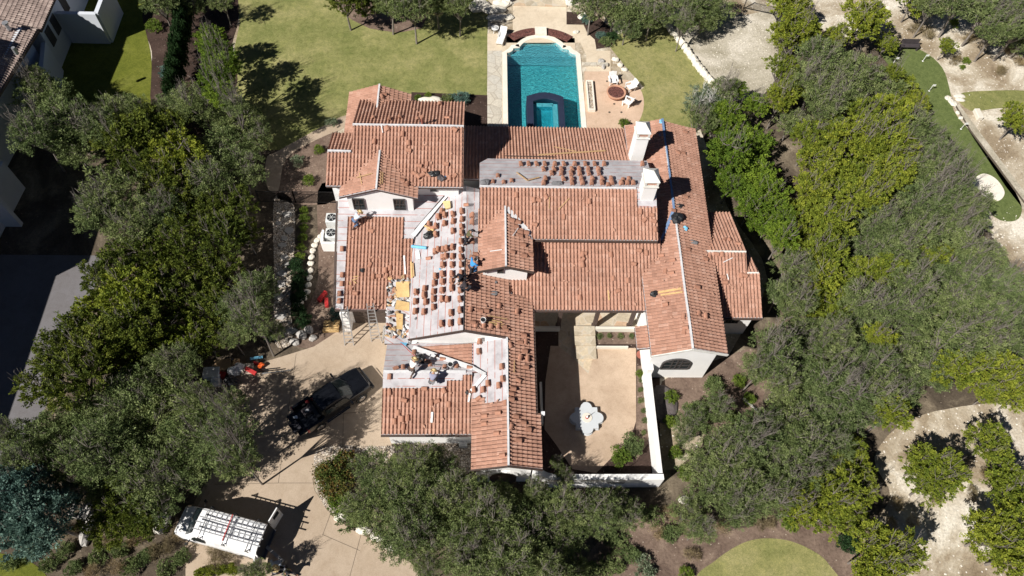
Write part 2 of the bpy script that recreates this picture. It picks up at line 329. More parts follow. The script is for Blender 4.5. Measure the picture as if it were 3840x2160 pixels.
sheet('patio_lawn', [(1535, 120), (1580, 60), (1665, 40), (1700, 90), (1762, 170), (1796, 212), (1740, 330), (1660, 330), (1580, 320), (1560, 270), (1620, 220), (1575, 170)], 4 * Z, 'lawn_dry')
sheet('front_lawn', smoothpoly([(1755, 1470), (1800, 1410), (1880, 1362), (1960, 1356), (2030, 1378), (2085, 1420), (2110, 1500), (1900, 1600)], 6), 5 * Z, 'lawn_dry')
sheet('front_mulch_bed', smoothpoly([(1560, 1330), (1680, 1280), (1850, 1330), (2000, 1300), (2170, 1370), (2200, 1470), (2150, 1560), (1500, 1560), (1480, 1400)]), 4 * Z, 'mulch_red')
sheet('side_bed', smoothpoly([(1820, 900), (1900, 880), (1930, 960), (1880, 1080), (1800, 1090), (1700, 1050), (1665, 960)]), 2 * Z, 'mulch_red')
sheet('putting_green', smoothpoly([(2210, 120), (2260, 116), (2320, 128), (2370, 170), (2390, 230), (2400, 280), (2440, 330), (2490, 390), (2540, 460), (2570, 520), (2555, 555), (2500, 545), (2450, 460), (2400, 400), (2340, 320), (2290, 220), (2240, 170)]), 4 * Z, 'turf')
sheet('sand_bunker', smoothpoly([(2450, 450), (2475, 437), (2505, 450), (2526, 480), (2520, 500), (2500, 506), (2470, 490), (2440, 470)], 6), 5 * Z, 'coping')
sheet('gravel_path', [(2400, 270), (2412, 262), (2470, 340), (2560, 460), (2640, 560), (2600, 560), (2530, 470), (2450, 350)], 4 * Z, 'scrub_pale')
sheet('grass_strip', smoothpoly([(2410, 238), (2500, 228), (2600, 232), (2640, 270), (2520, 272), (2440, 278)]), 4 * Z, 'lawn')
sheet('island_bed', smoothpoly([(855, 20), (885, 55), (930, 76), (1000, 86), (1055, 76), (1078, 50), (1074, -30), (840, -40)]), 3 * Z, 'mulch_red')
# the drive with its joints
DR = [(855, 830), (870, 800), (975, 800), (985, 1100), (985, 1126), (880, 1132), (800, 1180), (786, 1205), (792, 1235), (830, 1290), (880, 1330), (960, 1370), (1040, 1420), (1090, 1500), (467, 1500), (467, 1330), (520, 1230), (545, 1150), (600, 1060), (560, 1000), (600, 930), (700, 900), (790, 872)]
sheet('driveway', DR, 5 * Z, 'drive')
jb = MB()
for a, b in [((745, 890), (700, 1215)), ((867, 930), (862, 1130)), ((862, 1130), (860, 1215)), ((700, 1215), (860, 1215)), ((860, 1215), (812, 1345)), ((935, 1245), (880, 1450)), ((812, 1345), (905, 1385)), ((864, 1040), (960, 1032)), ((700, 1215), (540, 1218))]:
    a, b = V(*a, 5 * Z + .003), V(*b, 5 * Z + .003); jb.bar(a, b, .025, .004)
tag(jb.build('driveway_joint', 'edge'), kind='structure')
sheet('neighbour_driveway', [(-120, 640), (255, 643), (240, 720), (180, 860), (130, 980), (60, 1180), (0, 1235), (-120, 1330)], 4 * Z, 'paver')
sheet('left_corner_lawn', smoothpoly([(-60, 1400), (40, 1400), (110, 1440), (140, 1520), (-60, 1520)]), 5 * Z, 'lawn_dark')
# side yard between hedge and garage
sheet('side_yard_path', smoothpoly([(690, 500), (735, 505), (742, 600), (730, 740), (735, 860), (690, 860), (690, 700)]), 3 * Z, 'gravel')
sheet('side_yard_gravel', smoothpoly([(800, 480), (850, 480), (850, 620), (860, 840), (820, 870), (740, 870), (760, 800), (800, 700)]), 3 * Z, 'mulch_red')
sheet('rock_bed', smoothpoly([(790, 1180), (800, 1130), (870, 1120), (985, 1122), (1180, 1105), (1180, 1190), (1000, 1230), (900, 1210), (870, 1290), (830, 1290), (800, 1240)]), 6 * Z, 'gravel')
sheet('garden_path', smoothpoly([(870, 290), (790, 330), (700, 380), (670, 400), (672, 470), (700, 480), (720, 400), (800, 350), (868, 320)]), 5 * Z, 'drive')
sheet('garden_bed', smoothpoly([(868, 310), (800, 345), (715, 400), (700, 500), (850, 500), (850, 330)]), 3 * Z, 'mulch_red')
sheet('foundation_bed', [(1035, 232), (1230, 240), (1230, 325), (1035, 325)], 5 * Z, 'mulch')
# pool terrace
sheet('pool_deck', [(1226, 85), (1290, 85), (1290, -40), (1425, -40), (1425, 62), (1468, 64), (1478, 85), (1498, 100), (1500, 128), (1536, 128), (1536, 180), (1475, 180), (1475, 140), (1460, 108), (1362, 108), (1275, 108), (1275, 330), (1226, 330)], 6 * Z, 'deck')
sheet('step_path', [(1226, 128), (1263, 128), (1263, 330), (1226, 330)], 7 * Z, 'flag_grey')
sheet('patio', [(1470, 180), (1537, 180), (1540, 199), (1560, 200), (1580, 202), (1595, 208), (1607, 219), (1615, 233), (1619, 248), (1620, 262), (1618, 278), (1613, 294), (1605, 310), (1596, 326), (1585, 345), (1470, 345)], 6 * Z, 'deck_pink')
sheet('shrub_bed', [(1425, 30), (1462, 32), (1500, 40), (1560, 90), (1535, 118), (1500, 124), (1496, 100), (1478, 84), (1468, 62), (1425, 62)], 7 * Z, 'mulch')
# courtyard
sheet('courtyard_ground', [(1330, 780), (1660, 780), (1660, 1225), (1330, 1225)], 3 * Z, 'mulch')
sheet('courtyard_gravel', [(1385, 870), (1600, 876), (1600, 1060), (1590, 1090), (1560, 1130), (1500, 1190), (1440, 1180), (1400, 1120), (1370, 1080), (1372, 960)], 4 * Z, 'court')
sheet('courtyard_paving', [(1405, 730), (1505, 730), (1500, 870), (1480, 940), (1440, 900), (1405, 870)], 5 * Z, 'flag')
sheet('porch_floor', [(1342, 700), (1632, 700), (1632, 826), (1500, 826), (1500, 832), (1342, 832)], 6 * Z, 'flag')
sheet('garden_bed', [(1500, 833), (1602, 835), (1602, 866), (1500, 866)], 7 * Z, 'mulch_red')
sheet('courtyard_bed', [(1603, 920), (1625, 920), (1640, 1100), (1600, 1160), (1600, 1060)], 6 * Z, 'mulch_red')

# ---------------------------------------------------------------- the villa
villa = root('villa', (2, 28, 0), 0, 'white stucco villa with terracotta barrel tile roofs being relaid, beside the pool', 'house')
TP, TC = .24, .31
def roof_tiles(name, poly, pl, parent, mat='tile', shift=0.0):
    x0, y0, z0, gx, gy = pl; g = math.hypot(gx, gy); up = Vector((gx / g, gy / g)); al = Vector((up.y, -up.x))
    us = [Vector(p[:2]).dot(al) for p in poly]; ss = [Vector(p[:2]).dot(up) for p in poly]
    smin, smax = min(ss), max(ss); u0, u1 = min(us) - TP, max(us) + TP; u0 = math.floor(u0 / TP) * TP
    prof = [(0, .0), (.1, .045), (.28, .072), (.46, .045), (.56, 0), (.78, -.012)]
    nu = int((u1 - u0) / TP) + 1; ns = int((smax - smin) / TC) + 2
    bm = bmesh.new(); uvl = bm.loops.layers.uv.new('UVMap'); rows = []
    for j in range(ns):
        for e in (0, 1):
            s = smin + j * TC + (0.0 if e == 0 else TC); dz = .034 if e == 0 else .0; r = []
            for i in range(nu):
                for f, h in prof:
                    u = u0 + (i + f) * TP; p = al * u + up * s
                    z = z0 + gx * (p.x - x0) + gy * (p.y - y0) + h * (1 + .5 * (e == 0)) + dz + .03
                    r.append(bm.verts.new((p.x, p.y, z)))
            rows.append(r)
    k = len(prof)
    for j in range(len(rows) - 1):
        for i in range(len(rows[0]) - 1):
            f = bm.faces.new((rows[j][i], rows[j][i + 1], rows[j + 1][i + 1], rows[j + 1][i]))
            cu = i // k + (0 if i % k < 4 else .0) + .5; cs = j // 2 + .5
            for l in f.loops: l[uvl].uv = (cu + shift, cs)
    P = [Vector(p[:2]) for p in poly]; a = sum(P[i].x * P[(i + 1) % len(P)].y - P[(i + 1) % len(P)].x * P[i].y for i in range(len(P)))
    if a < 0: P.reverse()
    for i in range(len(P)):
        p, q = P[i], P[(i + 1) % len(P)]; d = (q - p).normalized()
        bmesh.ops.bisect_plane(bm, geom=bm.verts[:] + bm.edges[:] + bm.faces[:], plane_co=(p.x, p.y, 0), plane_no=(d.y, -d.x, 0), clear_outer=True)
    off = Vector(villa.location) if parent else Vector((0, 0, 0))
    q_ = parent
    if parent:
        off = Vector((0, 0, 0))
        while q_: off += Vector(q_.location); q_ = q_.parent
    bmesh.ops.translate(bm, verts=bm.verts, vec=-off)
    bmesh.ops.recalc_face_normals(bm, faces=bm.faces)
    if bm.faces and sum(f.normal.z for f in bm.faces) < 0: bmesh.ops.reverse_faces(bm, faces=bm.faces)
    me = bpy.data.meshes.new(name); bm.to_mesh(me); bm.free(); me.materials.append(M[mat])
    o = bpy.data.objects.new(name, me); col.objects.link(o); o.parent = parent; return o
def zat(pl, x, y): return pl[2] + pl[3] * (x - pl[0]) + pl[4] * (y - pl[1])
def slab(name, poly, pl, parent, mat, t0=-.16, t1=.0, uvs=None):
    n = len(poly); a = sum(poly[i][0] * poly[(i + 1) % n][1] - poly[(i + 1) % n][0] * poly[i][1] for i in range(n))
    if a < 0: poly = list(reversed(poly))
    off = Vector((0, 0, 0)); q = parent
    while q: off += Vector(q.location); q = q.parent
    g = math.hypot(pl[3], pl[4]) or 1; up = (pl[3] / g, pl[4] / g)
    vs = [Vector((p[0], p[1], zat(pl, *p[:2]) + t0)) - off for p in poly] + [Vector((p[0], p[1], zat(pl, *p[:2]) + t1)) - off for p in poly]
    me = bpy.data.meshes.new(name)
    me.from_pydata(vs, [], [tuple(range(n - 1, -1, -1)), tuple(range(n, 2 * n))] + [(i, (i + 1) % n, n + (i + 1) % n, n + i) for i in range(n)])
    ul = me.uv_layers.new(name='UVMap')
    for l in me.loops:
        v = me.vertices[l.vertex_index].co + off; s = v.x * up[0] + v.y * up[1]; u = v.x * up[1] - v.y * up[0]
        ul.data[l.index].uv = (u, s / .46)
    me.materials.append(M[mat]); o = bpy.data.objects.new(name, me); col.objects.link(o); o.parent = parent; return o
def roof(poly, pl, tiles=(), felts=True, mat='tile', house=villa):
    r = slab('roof', poly, pl, house, 'dark_wood', -.18, -.02)
    if felts: slab('underlayment', poly, pl, r, 'felt', -.02, .012)
    for tp in tiles: roof_tiles('tile_covering', tp, pl, r, mat)
    return r
def rect(x0, x1, y0, y1): return [(x0, y0), (x1, y0), (x1, y1), (x0, y1)]
PL = {}
PL['AS'] = (0, 36.5, 8.25, 0, .345); PL['AN'] = (0, 36.5, 8.25, 0, -.39)
PL['aN'] = (0, 34.64, 7.61, 0, -.345)
PL['NWw'] = (-7.6, 0, 7.12, .37, 0); PL['NWe'] = (-7.6, 0, 7.12, -.40, 0)
PL['dAw'] = (-7.03, 0, 7.65, .36, 0); PL['dAe'] = (-7.03, 0, 7.65, -.35, 0)
PL['MS'] = (0, 32.0, 7.3, 0, .38); PL['MN'] = (0, 32.0, 7.3, 0, -.37)
PL['dBw'] = (1.63, 0, 6.8, .355, 0); PL['dBe'] = (1.63, 0, 6.8, -.355, 0)
PL['PN'] = (0, 40.85, 3.5, 0, -.32); PL['PS'] = (0, 24.35, 3.8, 0, .33)
PL['BW'] = (-1.06, 0, 5.55, .36, 0); PL['BE'] = (1.72, 0, 4.55, -.36, 0)
PL['CW'] = (1.72, 0, 4.55, .36, 0); PL['T'] = (-.5, 0, 3.76, .155, 0)
PL['GS'] = (0, 16.05, 2.7, 0, .354); PL['GN'] = (0, 19.74, 4.0, 0, -.36)
PL['G2'] = (0, 24.83, 2.9, 0, .31); PL['EW'] = (13.58, 0, 5.5, .36, 0); PL['EE'] = (13.58, 0, 5.5, -.36, 0)
PL['NES'] = (0, 28.53, 4.8, 0, .36); PL['NEN'] = (0, 28.53, 4.8, 0, -.34); PL['ne2N'] = (0, 27.13, 4.3, 0, -.34)
PL['can'] = (11.2, 0, 3.45, .25, 0); PL['flat'] = (-5.4, 23.4, 3.3, .02, .03)
A = [(-10.62, 32.28), (-1.25, 32.28), (-1.25, 36.5), (-8.96, 36.5), (-8.96, 34.64), (-10.62, 34.64)]
roof(rect(-10.62, -8.9, 32.28, 34.64), PL['AS'], [rect(-10.62, -8.9, 32.28, 34.55)]); roof(rect(-8.9, -1.25, 32.28, 36.5), PL['AS'], [rect(-8.9, -1.25, 32.28, 36.42)])
roof(rect(-8.96, -1.25, 36.5, 40.2), PL['AN'], [rect(-8.96, -1.25, 36.58, 40.2)])
roof(rect(-10.62, -8.9, 34.64, 37.0), PL['aN'], [rect(-10.62, -8.9, 34.72, 37.0)])
roof(rect(-9.95, -7.6, 35.6, 41.5), PL['NWw'], [rect(-9.95, -7.66, 35.6, 41.5)]); roof(rect(-7.6, -5.3, 38.0, 41.5), PL['NWe'], [rect(-7.54, -5.3, 38.0, 41.5)])
roof([(-9.65, 31.4), (-7.03, 31.4), (-7.03, 34.78), (-9.65, 31.9)], PL['dAw'], [[(-9.65, 31.4), (-7.1, 31.4), (-7.1, 34.9), (-9.65, 32.2)]]); roof([(-7.03, 31.4), (-4.32, 31.4), (-4.32, 31.9), (-7.03, 34.78)], PL['dAe'], [[(-6.96, 31.4), (-4.32, 31.4), (-4.32, 32.2), (-6.96, 34.9)]])
roof(rect(-.13, 12.02, 28.58, 32.0), PL['MS'], [rect(-.13, 10.65, 28.58, 31.93), rect(10.65, 12.02, 28.58, 30.75)])
roof([(.45, 35.6), (-.13, 35.0), (-.13, 32.0), (12.02, 32.0), (12.02, 35.6)], PL['MN'])
roof(rect(-.2, 1.63, 25.93, 30.9), PL['dBw'], [rect(-.2, 1.57, 25.93, 30.9)]); roof(rect(1.63, 3.47, 25.93, 30.9), PL['dBe'], [[(1.7, 25.93), (3.47, 25.93), (3.47, 28.4), (1.7, 30.3)]])
roof(rect(-1.3, 12.6, 33.9, 40.85), PL['PN'], [rect(-1.3, 12.6, 33.9, 40.85)])
roof(rect(0, 12.4, 24.35, 29.2), PL['PS'], [rect(0, 12.4, 24.35, 29.2)])
roof([(-4.65, 21.9), (-1.06, 21.95), (-1.06, 33.5), (-2.3, 33.2), (-4.75, 29.9)], PL['BW'])
roof(rect(-1.06, 1.9, 21.98, 33.4), PL['BE'], [rect(-.98, 1.9, 21.98, 27.2)])
roof(rect(1.72, 3.5, 17.0, 25.2), PL['BE'], [rect(1.8, 3.5, 17.0, 25.2)]); roof(rect(1.72, 3.8, 13.5, 17.0), PL['BE'], [rect(1.8, 3.8, 13.5, 17.0)])
roof(rect(-.5, 1.72, 13.5, 21.9), PL['CW'], [rect(-.5, 1.66, 13.5, 17.6), rect(-.5, .3, 17.5, 18.0)])
roof([(-.5, 21.9), (-.5, 19.95), (-4.6, 21.7), (-4.6, 21.9)], PL['T'], [[(-.52, 21.88), (-.52, 20.1), (-4.2, 21.7), (-4.2, 21.88)]])
roof(rect(-6.13, -.5, 16.05, 19.74), PL['GS'], [rect(-6.13, -2.1, 16.05, 18.75), rect(-2.1, -1.1, 16.05, 19.2), rect(-1.1, -.5, 16.05, 19.55)])
roof(rect(-6.13, 0, 19.74, 22.2), PL['GN'])
roof([(-9.85, 24.83), (-4.65, 24.83), (-4.65, 30.3), (-2.4, 33.0), (-10.0, 33.0)], PL['G2'], [rect(-9.28, -6.3, 24.83, 31.1), rect(-6.3, -5.4, 26.8, 31.1), rect(-5.5, -4.72, 26.8, 29.6)])
roof(rect(-6.3, -4.6, 22.1, 24.83), PL['flat'])
# east wing: slightly splayed
ridge_t, ridge_b = (13.72, 40.0), (13.46, 20.7)
roof([(11.0, 24.3), (11.0, 40.2), ridge_t, ridge_b, (11.0, 20.62)], PL['EW'], [[(11.0, 20.62), (13.40, 20.7), (13.64, 40.0), (11.0, 40.2)]])
roof([ridge_b, (15.98, 20.75), (16.56, 40.1), ridge_t], PL['EE'], [[(13.54, 20.7), (15.98, 20.75), (16.56, 40.1), (13.80, 40.0)]])
roof([(15.3, 28.53), (18.45, 28.53), (18.45, 27.1), (19.28, 27.1), (19.34, 24.15), (15.3, 24.15)], PL['NES'], [rect(15.4, 18.45, 24.15, 28.47), rect(18.4, 19.3, 24.15, 27.08)])
roof([(15.9, 28.53), (18.45, 28.53), (18.5, 33.0), (15.9, 33.0)], PL['NEN'], [[(15.9, 28.6), (18.45, 28.6), (18.5, 33.0), (15.9, 33.0)]])
roof([(18.45, 27.1), (19.28, 27.1), (19.22, 29.6), (18.45, 29.6)], PL['ne2N'], [[(18.45, 27.15), (19.28, 27.15), (19.2, 29.6), (18.45, 29.6)]])
roof(rect(10.42, 11.5, 21.75, 23.4), PL['can'], [rect(10.42, 11.5, 21.75, 23.4)])
# ridge boards
def ridge(a, b, mat='flash', w=.12, h=.13):
    mb = MB(); a, b = Vector(a), Vector(b); n = max(2, int((b - a).length / 1.2)); rd = random.Random(int(a.x * 10))
    pts = [a.lerp(b, i / n) + Vector((rd.uniform(-.012, .012), rd.uniform(-.012, .012), 0)) for i in range(n + 1)]
    for p, q in zip(pts, pts[1:]): mb.bar(p, q, w, h)
    return mb.build('ridge_board', mat, villa, True)
ridge((-8.95, 36.5, 8.33), (-1.25, 36.5, 8.33)); ridge((-10.6, 34.64, 7.69), (-9.0, 34.64, 7.69)); ridge((-7.6, 38.9, 7.2), (-7.6, 41.5, 7.2))
ridge((-7.03, 31.42, 7.74), (-7.03, 34.7, 7.74)); ridge((-.1, 32.0, 7.34), (10.6, 32.0, 7.34)); ridge((1.63, 25.95, 6.88), (1.63, 30.7, 6.88))
ridge((1.72, 13.5, 4.63), (1.72, 21.9, 4.63)); ridge((-1.06, 21.95, 5.58), (-1.06, 27.3, 5.6), 'frame_dark', .07, .1); ridge((-6.1, 19.74, 4.03), (-.9, 19.74, 4.03), w=.2, h=.06)
ridge((13.46, 20.72, 5.58), (13.60, 31.0, 5.58)); ridge((13.66, 35.5, 5.58), (13.70, 38.2, 5.58)); ridge((15.6, 28.53, 4.86), (18.45, 28.53, 4.86), 'cream', .1, .1); ridge((18.45, 27.1, 4.36), (19.25, 27.1, 4.36), 'cream', .1, .1)
for nm, pts in (('valley_flashing', [(-2.35, 33.05, 5.2), (-4.72, 29.85, 4.42)]), ('valley_flashing', [(-.45, 20.0, 3.98), (-4.4, 21.7, 3.42)]), ('valley_flashing', [(.35, 19.5, 4.12), (-.5, 20.05, 3.98)]), ('valley_flashing', [(.35, 19.5, 4.12), (-.55, 18.5, 3.82)]), ('valley_flashing', [(1.75, 30.6, 6.78), (3.3, 28.9, 6.2)])):
    mb = MB(); mb.bar(Vector(pts[0]) + Vector((0, 0, .06)), Vector(pts[1]) + Vector((0, 0, .06)), .32 if pts[0][0] < 0 or pts[0][0] > 1 else .22, .05); mb.build(nm, 'flash', villa, True)
mb = MB()   # blue wrap lying over the north half of the east ridge
pp = [(13.74, 40.05, 5.62), (13.70, 38.3, 5.64), (13.69, 36.6, 5.63), (13.66, 35.2, 5.63), (13.62, 33.2, 5.63), (13.58, 31.6, 5.6), (13.0, 30.3, 5.42), (12.5, 29.2, 5.25), (12.1, 28.95, 5.15)]
for i, (p, q) in enumerate(zip(pp, pp[1:])): mb.bar(p, q, [.16, .1, .07, .12, .16, .2, .18, .1][i], .05)
mb.build('ridge_wrap', 'tarp', villa, True)
# walls
def wall_gable(x0, x1, y0, y1, ax, r, zr, g1, g2, z0=-.1, drop=.2):
    mb = MB()
    if ax == 'y':   # ridge runs along y at x=r
        sec = [(x0, z0), (x1, z0), (x1, zr - g2 * (x1 - r) - drop), (r, zr - drop), (x0, zr - g1 * (r - x0) - drop)]
        a = [(x, y0, z) for x, z in sec]; b = [(x, y1, z) for x, z in sec]
    else:
        sec = [(y0, z0), (y1, z0), (y1, zr - g2 * (y1 - r) - drop), (r, zr - drop), (y0, zr - g1 * (r - y0) - drop)]
        a = [(x0, y, z) for y, z in sec]; b = [(x1, y, z) for y, z in sec]
    mb.loft([a, b]); return mb.build('wall', 'stucco', villa, True)
wall_gable(-8.8, -1.6, 32.75, 39.8, 'x', 36.5, 8.25, .345, .39); wall_gable(-10.35, -8.8, 32.76, 36.6, 'x', 34.64, 7.61, .345, .345)
wall_gable(-9.6, -5.65, 36.6, 41.15, 'y', -7.6, 7.12, .37, .40); wall_gable(-9.18, -4.72, 31.62, 34, 'y', -7.03, 7.65, .36, .35)
wall_gable(.1, 11.75, 29.05, 35.2, 'x', 32.0, 7.3, .38, .37); wall_gable(.15, 3.1, 26.3, 29.5, 'y', 1.63, 6.8, .355, .355, 2)
wall_gable(-9.6, -4.9, 25.35, 33, 'x', 33, 5.43, .31, 0); wall_gable(-4.5, 3.2, 22.25, 33, 'y', -1.06, 5.55, .36, .36); wall_gable(-.2, 3.2, 13.85, 22.3, 'y', 1.72, 4.55, .36, .36)
wall_gable(-5.8, -.2, 16.4, 22, 'x', 19.74, 4.0, .354, .36); wall_gable(11.35, 15.55, 21.15, 39.6, 'y', 13.58, 5.5, .36, .36); wall_gable(15.4, 18.2, 24.6, 32.6, 'x', 28.53, 4.8, .36, .34); wall_gable(18.2, 19.0, 24.6, 29.2, 'x', 27.1, 4.3, .36, .34)
wall_gable(-1.3, 11.4, 34.5, 40.4, 'x', 34.6, 5.4, 0, .32); wall_gable(-6.2, -4.4, 22.2, 25.5, 'x', 24, 3.3, 0, 0)
mb = MB(); mb.box((6.9, 27.3, 2.2), (7.0, .3, 4.4)); mb.build('wall', 'stucco', villa, True)
# fascia strips of the big gable ends
for a, b in [((-4.65, 21.88, 4.24), (-1.06, 21.9, 5.52)), ((-1.06, 21.9, 5.52), (1.7, 21.9, 4.56)), ((-.2, 25.88, 6.14), (1.63, 25.88, 6.79)), ((1.63, 25.88, 6.79), (3.47, 25.88, 6.14)), ((11.0, 20.6, 4.55), (13.46, 20.65, 5.48)), ((13.46, 20.65, 5.48), (15.98, 20.7, 4.6)), ((-.5, 13.45, 3.72), (1.72, 13.45, 4.52)), ((1.72, 13.45, 4.52), (3.8, 13.45, 3.75))]:
    mb = MB(); mb.bar(a, b, .06, .2); mb.build('fascia', 'dark_wood' if a[0] < 10 else 'cream', villa, True)
def gutter(a, b):
    mb = MB(); mb.bar(a, b, .12, .12); mb.build('gutter', 'dark_wood', villa, True)
gutter((-9.85, 24.77, 2.86), (-6.3, 24.77, 2.86)); gutter((-6.15, 15.99, 2.66), (-.5, 15.99, 2.66)); gutter((3.6, 24.3, 3.78), (11, 24.3, 3.78)); gutter((-.1, 28.52, 5.98), (12, 28.52, 5.98)); gutter((3.56, 17.0, 3.88), (3.56, 24.3, 3.88)); gutter((-9.93, 24.9, 2.95), (-10.1, 32.2, 5.2)); gutter((15.4, 24.1, 3.2), (19.3, 24.1, 3.2))
# windows
def window(c, w, h, nrm, cols=2, rows=2, label=None, deep=.12):
    n = Vector(nrm).normalized(); t = Vector((0, 0, 1)).cross(n); c = Vector(c)
    f = MB(); hw, hh = w / 2, h / 2
    for sx in (-1, 1): f.bar(c + t * sx * hw + Vector((0, 0, -hh - .03)), c + t * sx * hw + Vector((0, 0, hh + .03)), .07, .14, n)
    for sz in (-1, 1): f.bar(c - t * hw + Vector((0, 0, sz * hh)), c + t * hw + Vector((0, 0, sz * hh)), .07, .12, n)
    for i in range(1, cols): x = -hw + w * i / cols; f.bar(c + t * x - Vector((0, 0, hh)), c + t * x + Vector((0, 0, hh)), .04, .1, n)
    for i in range(1, rows): z = -hh + h * i / rows; f.bar(c - t * hw + Vector((0, 0, z)), c + t * hw + Vector((0, 0, z)), .04, .09, n)
    o = f.build('window', 'frame_dark', villa, True)
    if label: o['label'] = label
    p = MB(); m3 = Matrix((t, n, Vector((0, 0, 1)))).transposed(); p.box(c + n * .005, (w, .03, h), mt=m3)
    me = p.build('pane', 'dark_glass', o, False)
    for v in me.data.vertices: v.co -= Vector(villa.location)
    return o
window((-8.45, 31.6, 5.75), .75, 1.15, (0, -1, 0)); window((-6.0 + .35, 31.6, 5.75), .75, 1.15, (0, -1, 0))
window((-3.35, 32.73, 6.1), .4, .5, (0, -1, 0)); window((1.3, 26.28, 5.75), .35, .5, (0, -1, 0), 1, 2)
for x in (4.6, 7.6, 10.1): window((x, 29.03, 5.5), .9, .55, (0, -1, 0), 2, 1)
window((17.6, 24.58, 2.3), .9, 1.0, (0, -1, 0))
# arched window of the east wing
mb = MB(); cx, zc = 13.2, 2.35; W2 = .95
arc = [(cx + W2 * math.cos(a), zc + .75 * math.sin(a)) for a in [math.pi * i / 14 for i in range(15)]]; pts = [(cx + W2, zc - .75)] + arc + [(cx - W2, zc - .75)]
aw = MB()
for p, q in zip(pts, pts[1:] + pts[:1]): aw.bar((p[0], 21.12, p[1]), (q[0], 21.12, q[1]), .16, .1)
for x in (-.32, 0, .32): aw.bar((cx + x, 21.1, zc - .75), (cx + x, 21.1, zc + .68), .1 if x == 0 else .05, .08)
for z in (-.25, .25): aw.bar((cx - W2, 21.11, zc + z), (cx + W2, 21.11, zc + z), .05, .05)
o = aw.build('window', 'frame_dark', villa, True); o['label'] = 'arched window with dark frame'
g_ = MB(); g_.loft([[(x, 21.14, z) for x, z in pts], [(x, 21.08 + .05, z) for x, z in pts]]); p_ = g_.build('pane', 'dark_glass', o)
for v in p_.data.vertices: v.co -= Vector(villa.location)
# garage door and reveal
mb = MB()
for k in range(4): mb.box((-7.55, 25.34, .3 + k * .56), (2.7, .05, .54))
o = mb.build('garage_door', 'door_brown', villa, True)
mb = MB(); mb.box((-9.35, 25.0, 1.2), (.5, .7, 2.7)); mb.box((-7.6, 25.15, 2.55), (3.4, .35, .3)); mb.build('wall', 'stucco', villa, True)
# porch posts, beam, low walls
for x in (5.6, 8.2, 10.75):
    mb = MB(); mb.box((x, 25.1, 1.8), (.26, .26, 3.6)); mb.box((x, 25.1, .15), (.36, .36, .3)); mb.build('post', 'dark_wood', villa, True)
mb = MB(); mb.bar((3.5, 25.1, 3.6), (11.0, 25.1, 3.6), .22, .28); mb.build('beam', 'dark_wood', villa, True)
# arched entry in the south gable of the courtyard wing
mb = MB(); ea = [(1.5 + .85 * math.cos(a), 1.6 + .75 * math.sin(a)) for a in [math.pi * i / 12 for i in range(13)]]
ep = [(2.35, 0)] + ea + [(.65, 0)]; mb.loft([[(x, 13.8, z) for x, z in ep], [(x, 13.9, z) for x, z in ep]]); mb.build('door', 'dark_wood', villa, True)
mb = MB()
for p, q in zip(ea, ea[1:]): mb.bar((p[0], 13.8, p[1]), (q[0], 13.8, q[1]), .16, .16)
mb.build('arch_trim', 'stucco', villa, True)
# chimneys
def chimney(x0, x1, y0, y1, z0, zc):
    c = MB(); c.prism(rect(x0, x1, y0, y1), z0, zc); sh = c.build('chimney', 'stucco', villa, True)
    cx, cy = (x0 + x1) / 2, (y0 + y1) / 2; wx, wy = (x1 - x0) / 2 + .03, (y1 - y0) / 2 + .03
    def fix(o):
        for v in o.data.vertices: v.co -= Vector(villa.location)
    k = MB(); k.prism(rect(cx - wx - .04, cx + wx + .04, cy - wy - .04, cy + wy + .04), zc, zc + .1)
    for sx in (-1, 1): k.box((cx + sx * (wx - .08), cy - wy + .06, zc + .30), (.14, .12, .40))
    k.prism(rect(cx - wx, cx + wx, cy - wy + .12, cy + wy), zc + .1, zc + .50)
    k.box((cx, cy - wy + .06, zc + .15), (2 * wx - .32, .12, .1))
    k.prism(rect(cx - wx - .02, cx + wx + .02, cy - wy - .02, cy + wy + .02), zc + .50, zc + .58)
    b = [(cx - wx - .04, cy - wy - .04, zc + .58), (cx + wx + .04, cy - wy - .04, zc + .58), (cx + wx + .04, cy + wy + .04, zc + .58), (cx - wx - .04, cy + wy + .04, zc + .58)]
    k.add(b + [(cx - .04, cy, zc + 1.1), (cx + .04, cy, zc + 1.1)], [(3, 2, 1, 0), (0, 1, 5, 4), (1, 2, 5), (2, 3, 4, 5), (3, 0, 4)])
    fix(k.build('cap', 'cream', sh))
    g = MB()
    for i in range(4):
        for j in range(2):
            a = cx - .24 + .16 * i; z = zc + .26 + .14 * j; g.tube((a - .08, cy - wy + .07, z), (a + .09, cy - wy + .07, z + .04), .055, .05, 6)
    fix(g.build('grille', 'tile', sh))
CH = [chimney(10.98, 11.86, 36.1, 37.15, 3.8, 7.75), chimney(10.88, 11.78, 31.2, 32.3, 5.8, 8.5)]

